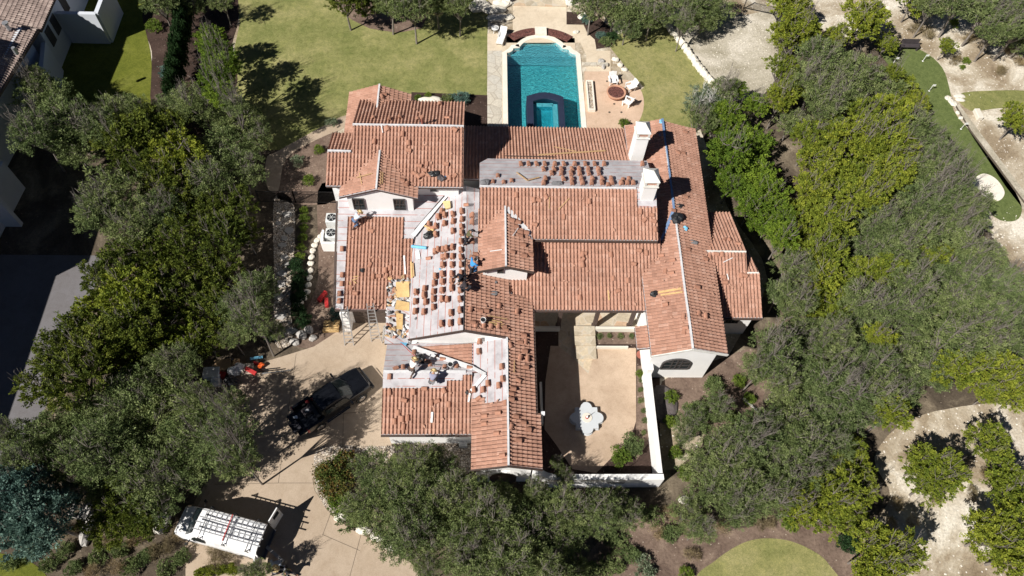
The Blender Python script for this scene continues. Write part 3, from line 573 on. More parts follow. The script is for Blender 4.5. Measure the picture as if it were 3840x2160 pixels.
# ---------------------------------------------------------------- other buildings and walls
nb = root('neighbour_house', (-40, 45, 0), 0, 'white neighbouring house with grey tiled roof at the top left corner', 'house')
slab('roof', rect(-70, -35.6, 49.3, 75), (-35.6, 0, 4.6, -.33, 0), nb, 'dark_wood'); roof_tiles('tile_covering', rect(-46, -35.6, 49.3, 66), (-35.6, 0, 4.6, -.33, 0), nb, 'tile_nb')
P_ = (-38, 0, 5.2, -.33, 0)
for q in ([(-70, 48.2), (-35.6, 49.3), (-38.0, 22), (-70, 22)],):
    slab('roof', q, (-36, 0, 5.0, -.38, 0), nb, 'dark_wood', -.2, 0)
    roof_tiles('tile_covering', [(-47, 48.2), (-35.7, 49.2), (-38.0, 22), (-47, 22)], (-36, 0, 5.0, -.38, 0), nb, 'tile_nb')
mb = MB(); mb.prism(rect(-60, -36.3, 50, 75), 0, 4.6); mb.prism([(-60, 49), (-36.6, 48.8), (-38.9, 22.5), (-60, 22.5)], 0, 5.4); mb.build('wall', 'stucco_nb', nb, True)
for q_, z_ in ((rect(-60, -37.3, 8, 25), 7.0), (rect(-60, -36.4, 25, 33.5), 8.6), (rect(-60, -38.3, 33.5, 46), 6.6)):  # added off-view blocks of the house, raised so their shadow covers the drive
    slab('roof', [(x + (.35 if x > -50 else 0), y) for x, y in q_], (-36, 0, z_, -.3, 0), nb, 'grey_cloth', -.15, 0); mb = MB(); mb.prism(q_, 0, z_ - .3); mb.build('wall', 'stucco_nb', nb, True)
mb = MB()
for a, b in (((-36.2, 53.2), (-32.9, 53.2)), ((-32.9, 53.2), (-32.9, 57)), ((-36.2, 49.6), (-35.4, 46)), ((-35.6, 37), (-36.3, 30)), ((-36.6, 33.5), (-34.6, 33.5))):
    mb = MB(); mb.bar((*a, 1.6), (*b, 1.6), .35, 3.2); mb.build('yard_wall', 'stucco_nb', nb, True)
for y in (51, 52.4, 55): mb = MB(); mb.box((-36.28, y, 2.6), (.08, .9, 1.6)); mb.build('window', 'frame_dark', nb, True)
mb = MB(); c = W(20, 88, 6.2); mb.tube(c - Vector((0, 0, .6)), c, .16, .14, 10); mb.tube(c, c + Vector((0, 0, .1)), .24, .24, 10); mb.build('vent_pipe', 'metal', nb, True)
mb = MB(); c = W(48, 178, 7.2); mb.tube(c - Vector((0, 0, .6)), c, .16, .14, 10); mb.build('vent_pipe', 'metal', nb, True)

pav = root('pavilion', (5.3, 60, 0), 0, 'white stucco pavilion front with flagstone floor above the pool steps', 'pavilion')
for x in (2.3, 8.2):
    mb = MB(); mb.box((x, 60.6, 1.3), (.6, 2.4, 2.6)); mb.build('pillar', 'stucco', pav, True, bevel=.03)
mb = MB(); mb.prism(rect(2.5, 8, 59.2, 64), .0, .12); mb.build('floor', 'flag', pav, True)

cw = root('courtyard_wall', (5, 13.6, 0), 0, 'low white stucco wall enclosing the courtyard, with curved step by the arch', 'garden wall')
mb = MB(); mb.prism(rect(4.6, 11.6, 13.45, 13.8), 0, 1.75); mb.prism(rect(11.3, 11.6, 13.8, 20.9), 0, 1.55)
mb.prism(rect(11.25, 11.62, 20.7, 21.1), 0, 2.3); mb.build('wall', 'stucco', cw, True)
mb = MB(); n = 10
prof = [(3.3 + 1.3 * i / n, 3.1 - 1.35 * (1 - math.cos(math.pi * i / n)) / 2 * 1.0) for i in range(n + 1)]
sec = prof + [(4.6, 0), (3.3, 0)]
mb.loft([[(x, 13.45, z) for x, z in sec], [(x, 13.85, z) for x, z in sec]]); mb.build('curved_wall', 'stucco', cw, True)
mb = MB()
for x in (5.9, 8.6):   # iron scroll on the outside face
    for k in range(-4, 5): mb.tube((x + k * .12, 13.42, 1.1 + (.12 if k % 2 else 0)), (x + (k + 1) * .12, 13.42, 1.1 + (0 if k % 2 else .12)), .012, n=5)
    mb.tube((x - .5, 13.42, 1.0), (x + .6, 13.42, 1.0), .014, n=5)
mb.build('iron_scroll', 'iron', cw, True)
mb = MB(); mb.prism(rect(4.1, 4.25, 17.6, 20.6), 0, .45); tag(mb.build('low_wall', 'stone_white', None, True), 'narrow pale kerb wall in the shade beside the west wing', 'low wall')
mb = MB(); mb.prism(rect(3.9, 5.7, 24.7, 24.88), 0, .5); tag(mb.build('low_wall', 'stone_white', None, True), 'short low wall in the shade left of the flagstone walk', 'low wall')
mb = MB(); mb.prism(rect(8.25, 11.2, 24.68, 24.88), 0, .5); tag(mb.build('low_wall', 'stone_white', None, True), 'low cream wall above the four small shrubs, under the porch', 'low wall')
mb = MB(); mb.prism(rect(8.25, 10.5, 23.32, 23.44), 0, .3); tag(mb.build('low_wall', 'stone_white', None, True), 'cream kerb below the four small shrubs in the courtyard', 'low wall')
for i, (y0, y1, h) in enumerate(((24.25, 25.0, .36), (23.5, 24.25, .26), (22.5, 23.5, .16))):
    mb = MB(); mb.prism(rect(6.72, 8.22, y0, y1), 0, h); tag(mb.build('step', 'flag', None, True, bevel=.02), '%s flagstone step between the porch and the courtyard gravel' % ('upper', 'middle', 'lower')[i], 'step')
# mulch cone mound at the arched-window wall
mb = MB(); mb.blob((12.6, 19.2, 0), (1.0, 1.5, .25), 4, .08, 16, 6); tag(mb.build('mulch_mound', 'mulch_grey', None, True, smooth=True), 'dark rounded mulch mound below the arched window wall', 'mulch')

# ---------------------------------------------------------------- pool
pool = root('swimming_pool', (5.3, 46, 0), 0, 'rectangular swimming pool with a curved end, white coping and raised spa', 'swimming pool')
def arcpts(cx, cy, r, a0, a1, n=12): return [(cx + r * math.cos(R_(a0 + (a1 - a0) * i / n)), cy + r * math.sin(R_(a0 + (a1 - a0) * i / n))) for i in range(n + 1)]
IN = [(PX0, PY0), (PX1, PY0), (PX1, 52.9)] + arcpts(PX1, 53.5, .6, 270, 180, 6) + [(7.3, 53.6)] + arcpts(5.34, 52.75, 2.15, 24, 156, 14) + [(3.4, 53.6)] + arcpts(PX0, 53.5, .6, 0, -90, 6)
mb = MB(); N = len(IN)
mb.add([(x, y, -1.5) for x, y in IN] + [(x, y, .0) for x, y in IN], [tuple(range(N))] + [(i, (i + 1) % N, N + (i + 1) % N, N + i) for i in range(N)]); mb.build('basin', 'plaster', pool, True)
mb = MB(); shelf = [p for p in IN if p[1] > 52.2]; mb.prism(shelf, -1.4, -.35); mb.build('sun_shelf', 'plaster_pale', pool, True)
mb = MB(); mb.add([(x, y, -.12) for x, y in IN], [tuple(range(N))]); mb.build('water', 'water', pool, True)
def offs(p, c, k): d = Vector((p[0] - c[0], p[1] - c[1])); return (p[0] + d.x / d.length * k, p[1] + d.y / d.length * k)
out = []
for i, p in enumerate(IN):
    a, b = Vector(IN[i - 1]), Vector(IN[(i + 1) % N]); d = (b - a).normalized(); out.append((p[0] + d.y * .42, p[1] - d.x * .42))
out[0] = (PX0 - .42, PY0); out[1] = (PX1 + .42, PY0)
mb = MB()
for i in range(1, N):
    j = (i + 1) % N
    mb.prism([IN[i], IN[j], out[j], out[i]], -.05, .06)
mb.build('coping', 'coping', pool, True)
# deck round the curved end
up_ = IN[2:]
for q in ([p for p in up_ if p[0] >= 5.34], [p for p in up_ if p[0] <= 5.34]):
    e = PX1 + .02 if q[0][0] > 5.3 and q[0][0] > 7 else PX0 - .02
    tip = q[-1] if e > 5 else q[0]
    sheet('pool_deck', q + ([(tip[0], 55.0), (e, 55.0)] if e > 5 else [(e, 55.0), (tip[0], 55.0)]), 6 * Z, 'deck', False)
SPx0, SPx1, SPy0, SPy1 = 3.85, 7.05, 43.4, 47.35
def bowed(x0, x1, y0, y1, b): return [(x0, y0), (x1, y0), (x1, y1)] + [(x1 + (x0 - x1) * i / 10, y1 + b * math.sin(math.pi * i / 10)) for i in range(1, 10)] + [(x0, y1)]
o1 = bowed(SPx0, SPx1, SPy0 - 1, SPy1, .5); o2 = bowed(SPx0 + .55, SPx1 - .5, SPy0 + .35, SPy1 - .55, .35)
n = len(o1); mb = MB()
mb.add([(x, y, .3) for x, y in o1] + [(x, y, .3) for x, y in o2] + [(x, y, -1.5) for x, y in o1] + [(x, y, -.9) for x, y in o2],
       [(i, (i + 1) % n, n + (i + 1) % n, n + i) for i in range(n)] + [(i, (i + 1) % n, 2 * n + (i + 1) % n, 2 * n + i) for i in range(n)] + [(n + i, n + (i + 1) % n, 3 * n + (i + 1) % n, 3 * n + i) for i in range(n)])
sp = mb.build('spa', 'spa_blue', pool, True)
def subw(mb, nm, mt, par):
    o = mb.build(nm, mt, par); q = par.parent
    for v in o.data.vertices: v.co -= Vector(q.location)
    return o
mb = MB(); mb.add([(x, y, -.6) for x, y in o2], [tuple(range(n))]); mb.prism(rect(SPx0 + .56, SPx0 + .85, SPy0 + .4, SPy1 - .5), -.6, -.1); mb.prism(rect(SPx1 - .95, SPx1 - .52, SPy0 + .4, SPy1 - .5), -.6, -.1); mb.prism(rect(SPx0 + .85, SPx1 - .9, SPy1 - .8, SPy1 - .4), -.6, -.1); subw(mb, 'spa_bench', 'plaster_pale', sp)
mb = MB(); mb.add([(x, y, .2) for x, y in o2], [tuple(range(n))]); subw(mb, 'spa_water', 'water', sp)
# planted arc of red rock with its white plinth, behind the curved end
def band(cx, cy, r0, r1, a0, a1, z0, z1, nm, mt, par, n=10):
    a = arcpts(cx, cy, r0, a0, a1, n); b = arcpts(cx, cy, r1, a0, a1, n); mb = MB()
    for i in range(n): mb.prism([a[i], a[i + 1], b[i + 1], b[i]], z0, z1)
    return mb.build(nm, mt, par, True)
band(5.34, 51.55, 3.75, 4.65, 50, 84, 0, .1, 'rock_band', 'lava', pool); band(5.34, 51.55, 3.75, 4.65, 97, 130, 0, .1, 'rock_band', 'lava', pool)
mb = MB(); mb.prism(rect(4.85, 5.9, 55.15, 56.1), 0, .3); mb.build('plinth', 'coping', pool, True)
mb = MB(); mb.prism(rect(1.8, 2.2, 39.5, 52.9), 0, .05); mb.build('deck_edge', 'deck', pool, True)
wf = root('pebble_trough', (9.4, 46.3, 0), 0, 'narrow white framed pebble trough right of the pool', 'planter')
mb = MB(); c0, c1 = V(1473, 208), V(1490, 282)
x0, x1, y0, y1 = c0.x, c0.x + .6, c1.y, c0.y
for q in (rect(x0, x0 + .1, y0, y1), rect(x1 - .12, x1, y0, y1), rect(x0 + .1, x1 - .12, y0, y0 + .12), rect(x0 + .1, x1 - .12, y1 - .12, y1)): mb.prism(q, 0, .32)
mb.build('frame', 'coping', wf, True); mb = MB(); mb.prism(rect(x0 + .1, x1 - .12, y0 + .12, y1 - .12), 0, .22); mb.build('pebbles', 'gravel', wf, True)
mb = MB(); mb.prism(rect(8.95, 11.3, 51.35, 51.7), 0, .25); tag(mb.build('bench_step', 'flag_grey', None, True, bevel=.02), 'long grey stone step between pool deck and pink patio', 'step')

# ---------------------------------------------------------------- stones, boulders
def stone(px, py, rx, ry, h, mat, label, cat='boulder', group=None, name='boulder', rz=None, flat=False, seed=None):
    c = V(px, py); sd_ = seed if seed is not None else int(px * 7 + py); mb = MB()
    if flat:
        rd = random.Random(sd_); k = rd.randint(5, 7); a0 = rd.uniform(0, 6)
        mb.prism([(c.x + rx * rd.uniform(.8, 1.1) * math.cos(a0 + 6.283 * i / k), c.y + ry * rd.uniform(.8, 1.1) * math.sin(a0 + 6.283 * i / k)) for i in range(k)], 0, h)
        o = mb.build(name, mat, None, True, bevel=.02)
    else:
        mb.blob((c.x, c.y, h * .35), (rx, ry, h * .65), sd_, .22, 12, 7); o = mb.build(name, mat, None, True)
    return tag(o, label, cat, group)
ss = [(724, 540, .42, .33), (728, 580, .4, .33), (711, 617, .38, .25), (716, 648, .36, .27), (709, 688, .42, .3), (706, 715, .38, .42), (716, 600, .3, .25), (700, 745, .48, .33), (722, 665, .3, .25), (705, 795, .5, .35), (735, 832, .45, .3), (700, 562, .26, .2)]
for i, (x, y, a, b) in enumerate(sorted(ss, key=lambda q: q[1])):
    stone(x, y, a, b, .07, 'stone_grey', 'flat grey stepping stone in the side yard, %s from the top' % (ORD[i + 1]), 'stepping stone', 'stepping stones in the side yard', 'stepping_stone', flat=True)
edge = [(815, 590), (806, 597), (798, 606), (792, 618), (787, 632), (784, 648), (782, 664), (781, 682), (779, 700), (776, 718), (773, 735), (766, 750), (757, 762), (746, 770)]
for i, (x, y) in enumerate(edge): stone(x, y, .24, .24, .22, 'stone_white', 'pale edging stone along the air conditioner bed, %s from the top' % ORD[i + 1], 'edging stone', 'edging stones of the side bed', 'edging_stone')
rw = [(1662, 42), (1668, 54), (1676, 66), (1685, 76), (1693, 86), (1702, 95), (1708, 104), (1716, 113), (1721, 121), (1728, 131), (1734, 139), (1739, 147), (1745, 154), (1749, 162), (1755, 170), (1761, 177), (1767, 184), (1773, 191), (1779, 199), (1786, 206)]
for i, (x, y) in enumerate(rw): stone(x, y, .33, .42, .5, 'stone_white', 'white limestone block of the line beside the patio lawn, %s from the top' % ORD[i + 1], 'stone block', 'limestone blocks edging the patio lawn', 'limestone_block')
for x, y, a, b, h, m_, l in [(1548, 152, .32, .26, .3, 'stone_white', 'small white stone beside the pool deck corner, nearest the deck'), (1560, 166, .3, .22, .28, 'stone_white', 'middle of three white stones trailing from the deck corner'), (1571, 177, .28, .24, .25, 'stone_white', 'lowest of three white stones trailing from the deck corner'),
        (1205, 20, 1.0, .8, .7, 'stone_white', 'large pale boulder at the lawn edge left of the rock steps'), (1242, 28, 1.1, .6, .5, 'stone_white', 'broad pale slab rock above the pool deck corner'), (1262, 12, .9, .7, .5, 'stone_white', 'rough pale rock beside the pavilion pillar'), (1250, 48, 1.0, .5, .35, 'stone_white', 'flat pale rock step above the side table'), (1280, 46, .5, .4, .3, 'stone_white', 'small pale rock at the end of the rock steps'),
        (1462, 45, .4, .3, .3, 'stone_white', 'white rock in the shrub bed near the top'), (1470, 38, .3, .25, .3, 'stone_white', 'small white rock beside the spiky plant'), (1449, 82, .3, .25, .2, 'stone_white', 'pale rock at the bed edge left of the oak trunks'), (1512, 156, .3, .3, .3, 'stone_grey', 'jagged grey rock at the end of the stone step'), (1518, 170, .2, .3, .3, 'stone_grey', 'small jagged rock under the stone step end'),
        (1083, 254, 1.0, .4, .4, 'stone_white', 'pale boulder in the bed behind the upper house roof'), (412, 1300, .6, .5, .5, 'stone_white', 'angular boulder near the bottom left gravel'), (408, 1325, .5, .5, .5, 'stone_white', 'pale boulder below the angular boulder at bottom left'), (568, 1362, .32, .3, .3, 'stone_white', 'small white rock in the grasses left of the drive'), (222, 1290, .4, .4, .4, 'stone_grey', 'grey rock beside the wooden bench'), (232, 1312, .35, .5, .4, 'stone_grey', 'upper white rock in the shaded bottom left bed'), (218, 1345, .4, .7, .4, 'stone_grey', 'lower white rock in the shaded bottom left bed'),
        (860, 1302, .5, .3, .5, 'stone_white', 'square stone block at the drive edge under the shrubs'), (915, 1335, .5, .3, .4, 'stone_white', 'pale rock along the curved drive edge, left one'), (950, 1352, .5, .3, .4, 'stone_white', 'pale rock along the curved drive edge, middle one'), (990, 1375, .6, .3, .4, 'stone_white', 'pale rock along the curved drive edge, right one'),
        (760, 845, .4, .35, .4, 'stone_grey', 'blue-grey rock in the rock bed left of the tile bundle'), (778, 832, .35, .3, .4, 'stone_grey', 'blue-grey rock next to the bundled lumber'), (742, 862, .35, .3, .3, 'stone_grey', 'low grey rock at the drive edge by the rock bed'), (788, 852, .3, .25, .3, 'stone_grey', 'small grey rock just below the bundled lumber'),
        (1402, 1105 + 200, .3, .25, .3, 'stone_white', 'white rock showing under the oaks below the courtyard'), (1515, 1325, .3, .3, .3, 'stone_white', 'white rock at the edge of the shaded bed below the courtyard'), (1720, 1258, .35, .3, .3, 'stone_white', 'white rock under the oak right of the courtyard corner')]:
    stone(x, y, a, b, h, m_, l)
gr = [(2412, 243, .5, .3), (2414, 252, .45, .25), (2398, 262, .3, .4), (2384, 248, .3, .3), (2391, 256, .25, .35), (2408, 285, .2, .2), (2416, 298, .2, .2)]
for i, (x, y, a, b) in enumerate(sorted(gr)): stone(x, y, a, b, .2, 'stone_white', 'white edge stone of the putting green, %s' % rank(i, len(gr)), 'edging stone', 'stones beside the putting green', 'edging_stone')
a, b = V(2452, 280), V(2463, 303); mb = MB(); mb.bar(a + Vector((0, 0, .2)), b + Vector((0, 0, .2)), .5, .4); tag(mb.build('stone_bench', 'stone_white', None, True, bevel=.04), 'long white stone block beside the gravel track at the right', 'stone block')
mb = MB(); a = [V(x, y) for x, y in ((2400, 262), (2440, 330), (2500, 410), (2560, 490), (2620, 570))]
for p, q in zip(a, a[1:]): mb.bar(p + Vector((0, 0, .06)), q + Vector((0, 0, .06)), .08, .12)
tag(mb.build('path_edging', 'edge', None, True), 'dark edging strip between putting green and dirt track', 'edging')
mb = MB(); c = [V(x, y) for x, y in [(1797, 975), (1840, 960), (1870, 1000), (1900, 1030), (1920, 1050)]]
mb.bar(V(1868, 1002) + Vector((0, 0, .06)), V(1925, 1052) + Vector((0, 0, .06)), .14, .12); tag(mb.build('landscape_timber', 'stone_grey', None, True), 'weathered timber edging in the brown bed right of the round shrub', 'timber')

# ---------------------------------------------------------------- fences
def fence(name, pts, h, label, sp=.12, cat='fence', z=0):
    r = root(name, pts[0], 0, label, cat); rl = MB(); po = MB()
    for a, b in zip(pts, pts[1:]):
        n = max(1, int((b - a).length / sp))
        for zz in (.15, h - .05): rl.bar(a + Vector((0, 0, zz)), b + Vector((0, 0, zz)), .035, .035)
        for i in range(n + 1): p = a.lerp(b, i / n); rl.bar(p + Vector((0, 0, .08)), p + Vector((0, 0, h)), .02, .02)
        k = max(1, int((b - a).length / 2.2))
        for i in range(k + 1):
            p = a.lerp(b, i / k); q = MB(); q.bar(p, p + Vector((0, 0, h + .08)), .07, .07); q.build('post', 'iron', r, True)
    rl.build('railing', 'iron', r, True); return r
fence('iron_fence', [V(655, 510), V(745, 511), V(848, 512)], 1.5, 'black iron fence with gate across the side yard left of the garage', .1)
fence('iron_fence', [V(1870, 22), V(1945, 38), V(1953, 55), V(1962, 120), V(1985, 215)], 1.5, 'black iron fence round the limestone clearing at the top', .11)

# ---------------------------------------------------------------- patio things
def adirondack(px, py, rz, label, cat='chair', group='white patio chairs'):
    c = V(px, py); r = root('adirondack_chair', c, rz, label, cat, group)
    s = MB()
    for i in range(5): s.box((-.22 + i * .11, 0, .36 - (-.22 + i * .11) * -.18 * 1 - .02), (.1, .56, .025))
    s.build('seat', 'white_paint', r); b = MB()
    for i in range(6): y = -.25 + i * .1; b.bar((-.26, y, .32), (-.58, y * 1.15, 1.0 - abs(y) * .3), .085, .02, (1, 0, .4))
    b.bar((-.4, -.28, .6), (-.4, .28, .6), .05, .03); b.build('backrest', 'white_paint', r)
    for sy in (-1, 1):
        a = MB(); a.box((-.05, sy * .36, .58), (.74, .13, .03)); a.build('armrest', 'white_paint', r)
        for x in (.27, -.3):
            l = MB(); l.bar((x, sy * .31, 0), (x, sy * .33, .57), .05, .09); l.build('leg', 'white_paint', r)
    return r
adirondack(1541, 211, R_(-85), 'white slatted patio chair at the top left of the fire bowl, facing down'); adirondack(1584, 226, R_(205), 'white slatted patio chair right of the fire bowl, upper one'); adirondack(1576, 263, R_(150), 'white slatted patio chair below right of the fire bowl')
fb = root('fire_bowl', V(1548, 242), 0, 'round terracotta fire bowl filled with red lava rock on the pink patio', 'fire bowl')
mb = MB(); rg = [[(r * math.cos(6.283 * i / 28), r * math.sin(6.283 * i / 28), z) for i in range(28)] for r, z in ((.5, 0), (.75, .3), (.85, .5), (.85, .55), (.72, .55), (.68, .45))]
mb.loft(rg, False); mb.build('bowl', 'terra_bowl', fb, smooth=False); mb = MB(); mb.tube((0, 0, .2), (0, 0, .48), .7, .7, 28); mb.build('lava_rock', 'lava', fb)
lo = root('lounge_chair', V(1262, 99), R_(-105), 'white lounge chair on the deck left of the pool, back raised', 'lounge chair')
mb = MB(); mb.box((.35, 0, .35), (1.3, .62, .04)); mb.build('seat', 'white_plastic', lo); mb = MB(); mb.bar((-.3, 0, .35), (-.8, 0, .85), .62, .04, (1, 0, 1)); mb.build('backrest', 'white_plastic', lo)
for x in (-.25, .9):
    for y in (-.28, .28): mb = MB(); mb.bar((x, y, 0), (x, y, .34), .04, .04); mb.build('leg', 'metal', lo)
for y in (-.33, .33): mb = MB(); mb.bar((-.4, y, .58), (.3, y, .55), .05, .03); mb.build('armrest', 'white_plastic', lo)
tb_ = root('side_table', V(1245, 81), 0, 'small round white table beside the lounge chair left of the pool', 'table')
mb = MB(); mb.tube((0, 0, .5), (0, 0, .54), .36, .36, 22); mb.build('tabletop', 'white_plastic', tb_)
for k in range(3): a = 2.1 * k; mb = MB(); mb.bar((.08 * math.cos(a), .08 * math.sin(a), .5), (.28 * math.cos(a), .28 * math.sin(a), 0), .035, .035); mb.build('leg', 'white_plastic', tb_)
for i, (x, y) in enumerate(((1527, 205), (1545, 262), (1563, 283), (1533, 283))):
    mb = MB(); c = V(x, y); mb.tube(c, c + Vector((0, 0, .04)), .1, .1, 10); tag(mb.build('drain_cover', 'edge', None, True), 'small dark drain cover in the pink patio, %s' % rank(sorted([1527, 1545, 1563, 1533]).index(x), 4), 'drain cover', 'drain covers in the patio')
for i, (x, y) in enumerate(((2246, 161), (2321, 154), (2337, 229), (2417, 325))):
    a = V(x, y); r = root('golf_flag', a, 0, ('short white practice flag at the left of the putting green', 'short white practice flag near the top of the putting green', 'white practice flag at the middle of the putting green', 'white practice flag at the lower part of the putting green')[i], 'golf flag', 'practice flags on the putting green')
    mb = MB(); mb.tube((0, 0, 0), (0, 0, .8), .025, n=6); mb.build('pole', 'white_paint', r); mb = MB(); mb.box((.13, 0, .7), (.26, .02, .2)); mb.build('flag', 'white_paint', r); mb = MB(); mb.tube((0, 0, 0), (0, 0, .02), .08, .08, 10); mb.build('cup', 'white_paint', r)
bn_ = root('bench', V(2283, 124), 0, 'dark bench with a backrest at the top edge of the putting green', 'bench')
mb = MB(); mb.box((0, 0, .45), (1.7, .5, .06)); mb.build('seat', 'bench_dark', bn_); mb = MB(); mb.box((0, .27, .75), (1.7, .06, .45)); mb.build('backrest', 'bench_dark', bn_)
for x in (-.75, .75): mb = MB(); mb.box((x, 0, .22), (.08, .5, .44)); mb.build('leg', 'bench_dark', bn_); mb = MB(); mb.box((x, 0, .68), (.08, .5, .05)); mb.build('armrest', 'bench_dark', bn_)
wb = root('wooden_bench', V(218, 1272), R_(78), 'weathered grey slatted bench under the trees at the bottom left', 'bench')
for y in (-.5, -.3, -.1, .35, .52): mb = MB(); mb.box((0, y, .45 if y < .2 else .5), (1.9, .14, .05)); mb.build('slat', 'stone_grey', wb)
for x in (-.8, .8): mb = MB(); mb.box((x, 0, .21), (.1, 1.1, .42)); mb.build('leg', 'stone_grey', wb)
# fountain base in the courtyard
fo = root('fountain', (7.2, 18.05, 0), 0, 'pale eight-lobed stone fountain basin in the courtyard, half in shade', 'fountain')
pts = []
for k in range(4):
    a0 = 90 * k; c, s_ = math.cos(R_(a0)), math.sin(R_(a0))
    loc = [(.58, -.62)] + [(.62 + .45 * math.cos(R_(t)), .42 * math.sin(R_(t))) for t in range(-90, 91, 15)] + [(.58, .62)]
    loc = [(.74, -.74), (.74, -.40)] + [(.74 + .38 * math.cos(R_(t)), .38 * math.sin(R_(t))) for t in range(-75, 76, 15)] + [(.74, .40), (.74, .74)]
    pts += [(x * c - y * s_, x * s_ + y * c) for x, y in loc[:-1]]
mb = MB(); mb.prism([(x * 1.04, y * 1.04) for x, y in pts], 0, .12); mb.prism(pts, .12, .36); mb.build('basin', 'fountain_stone', fo)
mb = MB(); mb.tube((0, 0, .36), (0, 0, .40), .34, .34, 24); mb.build('collar', 'stone_white', fo)
mb = MB(); mb.tube((0, 0, .36), (0, 0, .5), .12, .1, 12); mb.build('pipe_base', 'red', fo); mb = MB(); mb.tube((0, 0, .5), (0, 0, .62), .08, .05, 10); mb.tube((0, 0, .62), (0, 0, 1.05), .025, .01, 6); mb.build('nozzle', 'white_paint', fo)
# round plaque by the courtyard gate
mb = MB(); c = V(1612, 893); mb.tube(c + Vector((0, 0, .03)), c + Vector((0, 0, .06)), .32, .32, 24); tag(mb.build('round_mat', 'brick', None, True), 'round red-brown medallion in the paving by the courtyard gate', 'paving medallion')

# air conditioners in their stucco screen
sc_ = root('screen_wall', V(832, 625), 0, 'white stucco screen wall around the air conditioners left of the garage', 'garden wall')
mb = MB(); mb.box((.25, -.2, .55), (1.5, .15, 1.1)); mb.box((-.5, .4, .55), (.15, 1.1, 1.1)); mb.build('wall', 'stucco', sc_); 
mb = MB(); mb.box((.3, 1.7, .05), (1.4, 3.0, .1)); mb.build('pad', 'drive', sc_)
for (x, y), l in (((839, 566), 'grey air conditioner unit with a round fan, upper of two beside the garage'), ((838, 604), 'grey air conditioner unit with dark fan, lower of two beside the garage')):
    r = root('air_conditioner', V(x, y) + Vector((0, 0, .1)), 0, l, 'air conditioner', 'air conditioners beside the garage')
    mb = MB(); mb.box((0, 0, .45), (.85, .85, .9)); mb.build('casing', 'ac_grey', r, bevel=.03); mb = MB(); mb.tube((0, 0, .9), (0, 0, .93), .34, .34, 20); mb.build('fan_opening', 'black_plastic', r); mb = MB()
    for k in range(6): mb.bar((0, 0, .95), (.34 * math.cos(k * 1.047), .34 * math.sin(k * 1.047), .95), .02, .02)
    mb.build('fan_grille', 'ac_grey', r)
r = root('utility_box', V(1165, 1118), 0, 'small pale utility box on the ground below the lower garage wall', 'utility box')
mb = MB(); mb.box((0, 0, .2), (.55, .5, .4)); mb.build('casing', 'ac_grey', r, bevel=.03); mb = MB(); mb.box((0, 0, .42), (.32, .3, .06)); mb.build('lid', 'metal', r)
mb = MB(); mb.box((3.95, 17.05, 3.75), (.22, .22, .2)); mb.build('downspout_head', 'white_paint', villa, True)
r = root('vent_pipe', on_plane(1584, 470, PL['AN']), 0, 'terracotta capped vent pipe with grey flashing on the upper left roof', 'vent pipe')
mb = MB(); mb.tube((0, 0, 0), (0, 0, .75), .09, .08, 10); mb.build('pipe', 'brick', r); mb = MB(); mb.tube((0, 0, .75), (0, 0, .9), .14, .14, 10); mb.build('cap', 'tile_old', r); mb = MB(); mb.box((0, 0, .08), (.4, .3, .1)); mb.build('flashing', 'grey_cloth', r)

# ---------------------------------------------------------------- ladders
def ladder(name, foot, top, w, label, cat='ladder', n=None, mat='metal', group=None, splay=0.0, stretch=True):
    foot, top = Vector(foot), Vector(top); r = root(name, foot, 0, label, cat, group); d = top - foot; L = d.length; x = d / L
    y = Vector((0, 0, 1)).cross(x); y = y.normalized() if y.length > .05 else Vector((1, 0, 0)); up = x.cross(y)
    for s in (-1, 1): mb = MB(); mb.bar(y * s * (w / 2 + splay), d + y * s * w / 2, .065, .05, up); mb.build('rail', mat, r)
    n = n or int(L / .31)
    for i in range(1, n):
        t = i / n; h_ = w / 2 + splay * (1 - t); mb = MB(); mb.bar(d * t - y * h_, d * t + y * h_, .04, .04, up); mb.build('rung', mat, r)
    return r
LD = [('aluminium ladder leaning on the white garage corner', (1310, 1296, 0), (1290, 1150, 3.3), .42, .1), ('long aluminium ladder rising over the garage roof edge in front of the brown door', (1411, 1280, 0), (1387, 1138, 3.75), .42, .12), ('aluminium ladder against the debris covered roof corner, rightmost of the garage ladders', (1441, 1276, 0), (1446, 1215, 3.0), .4, .06)]
for l, a, b, w_, s_ in LD: ladder('ladder', W(*a), W(*b), w_, l, group='ladders at the garage', splay=s_)

# ---------------------------------------------------------------- vehicles
def ring(x, hw, z0, z1, inset=.05, r=.1):
    zm = z0 + (z1 - z0) * .45
    h = [(hw * .93, z0), (hw, z0 + .12), (hw, zm), (hw - inset, z1 - r), (hw - inset - r * .3, z1 - r * .3), (hw - inset - r, z1), (hw * .35, z1 + .02)]
    return [(x, -y, z) for y, z in h] + [(x, y, z) for y, z in reversed(h)]
def wheel(par, x, y, r=.38, w=.26):
    s = 1 if y > 0 else -1
    t_ = MB(); t_.tube((x, y - w / 2, r), (x, y + w / 2, r), r, r, 20); o = t_.build('wheel', 'tyre', par); q = MB(); q.tube((x, y + s * w / 2 * .9, r), (x, y + s * (w / 2 + .015), r), r * .62, r * .55, 14)
    q.build('rim', 'chrome', o)
a, b = W(684, 1946, 1.2), W(984, 2028, 1.2); yaw = math.atan2(a.y - b.y, a.x - b.x); c = (a + b) / 2
van = root('van', (c.x, c.y, 0), yaw, 'white work van with ladders on its roof rack and both rear doors open', 'van')
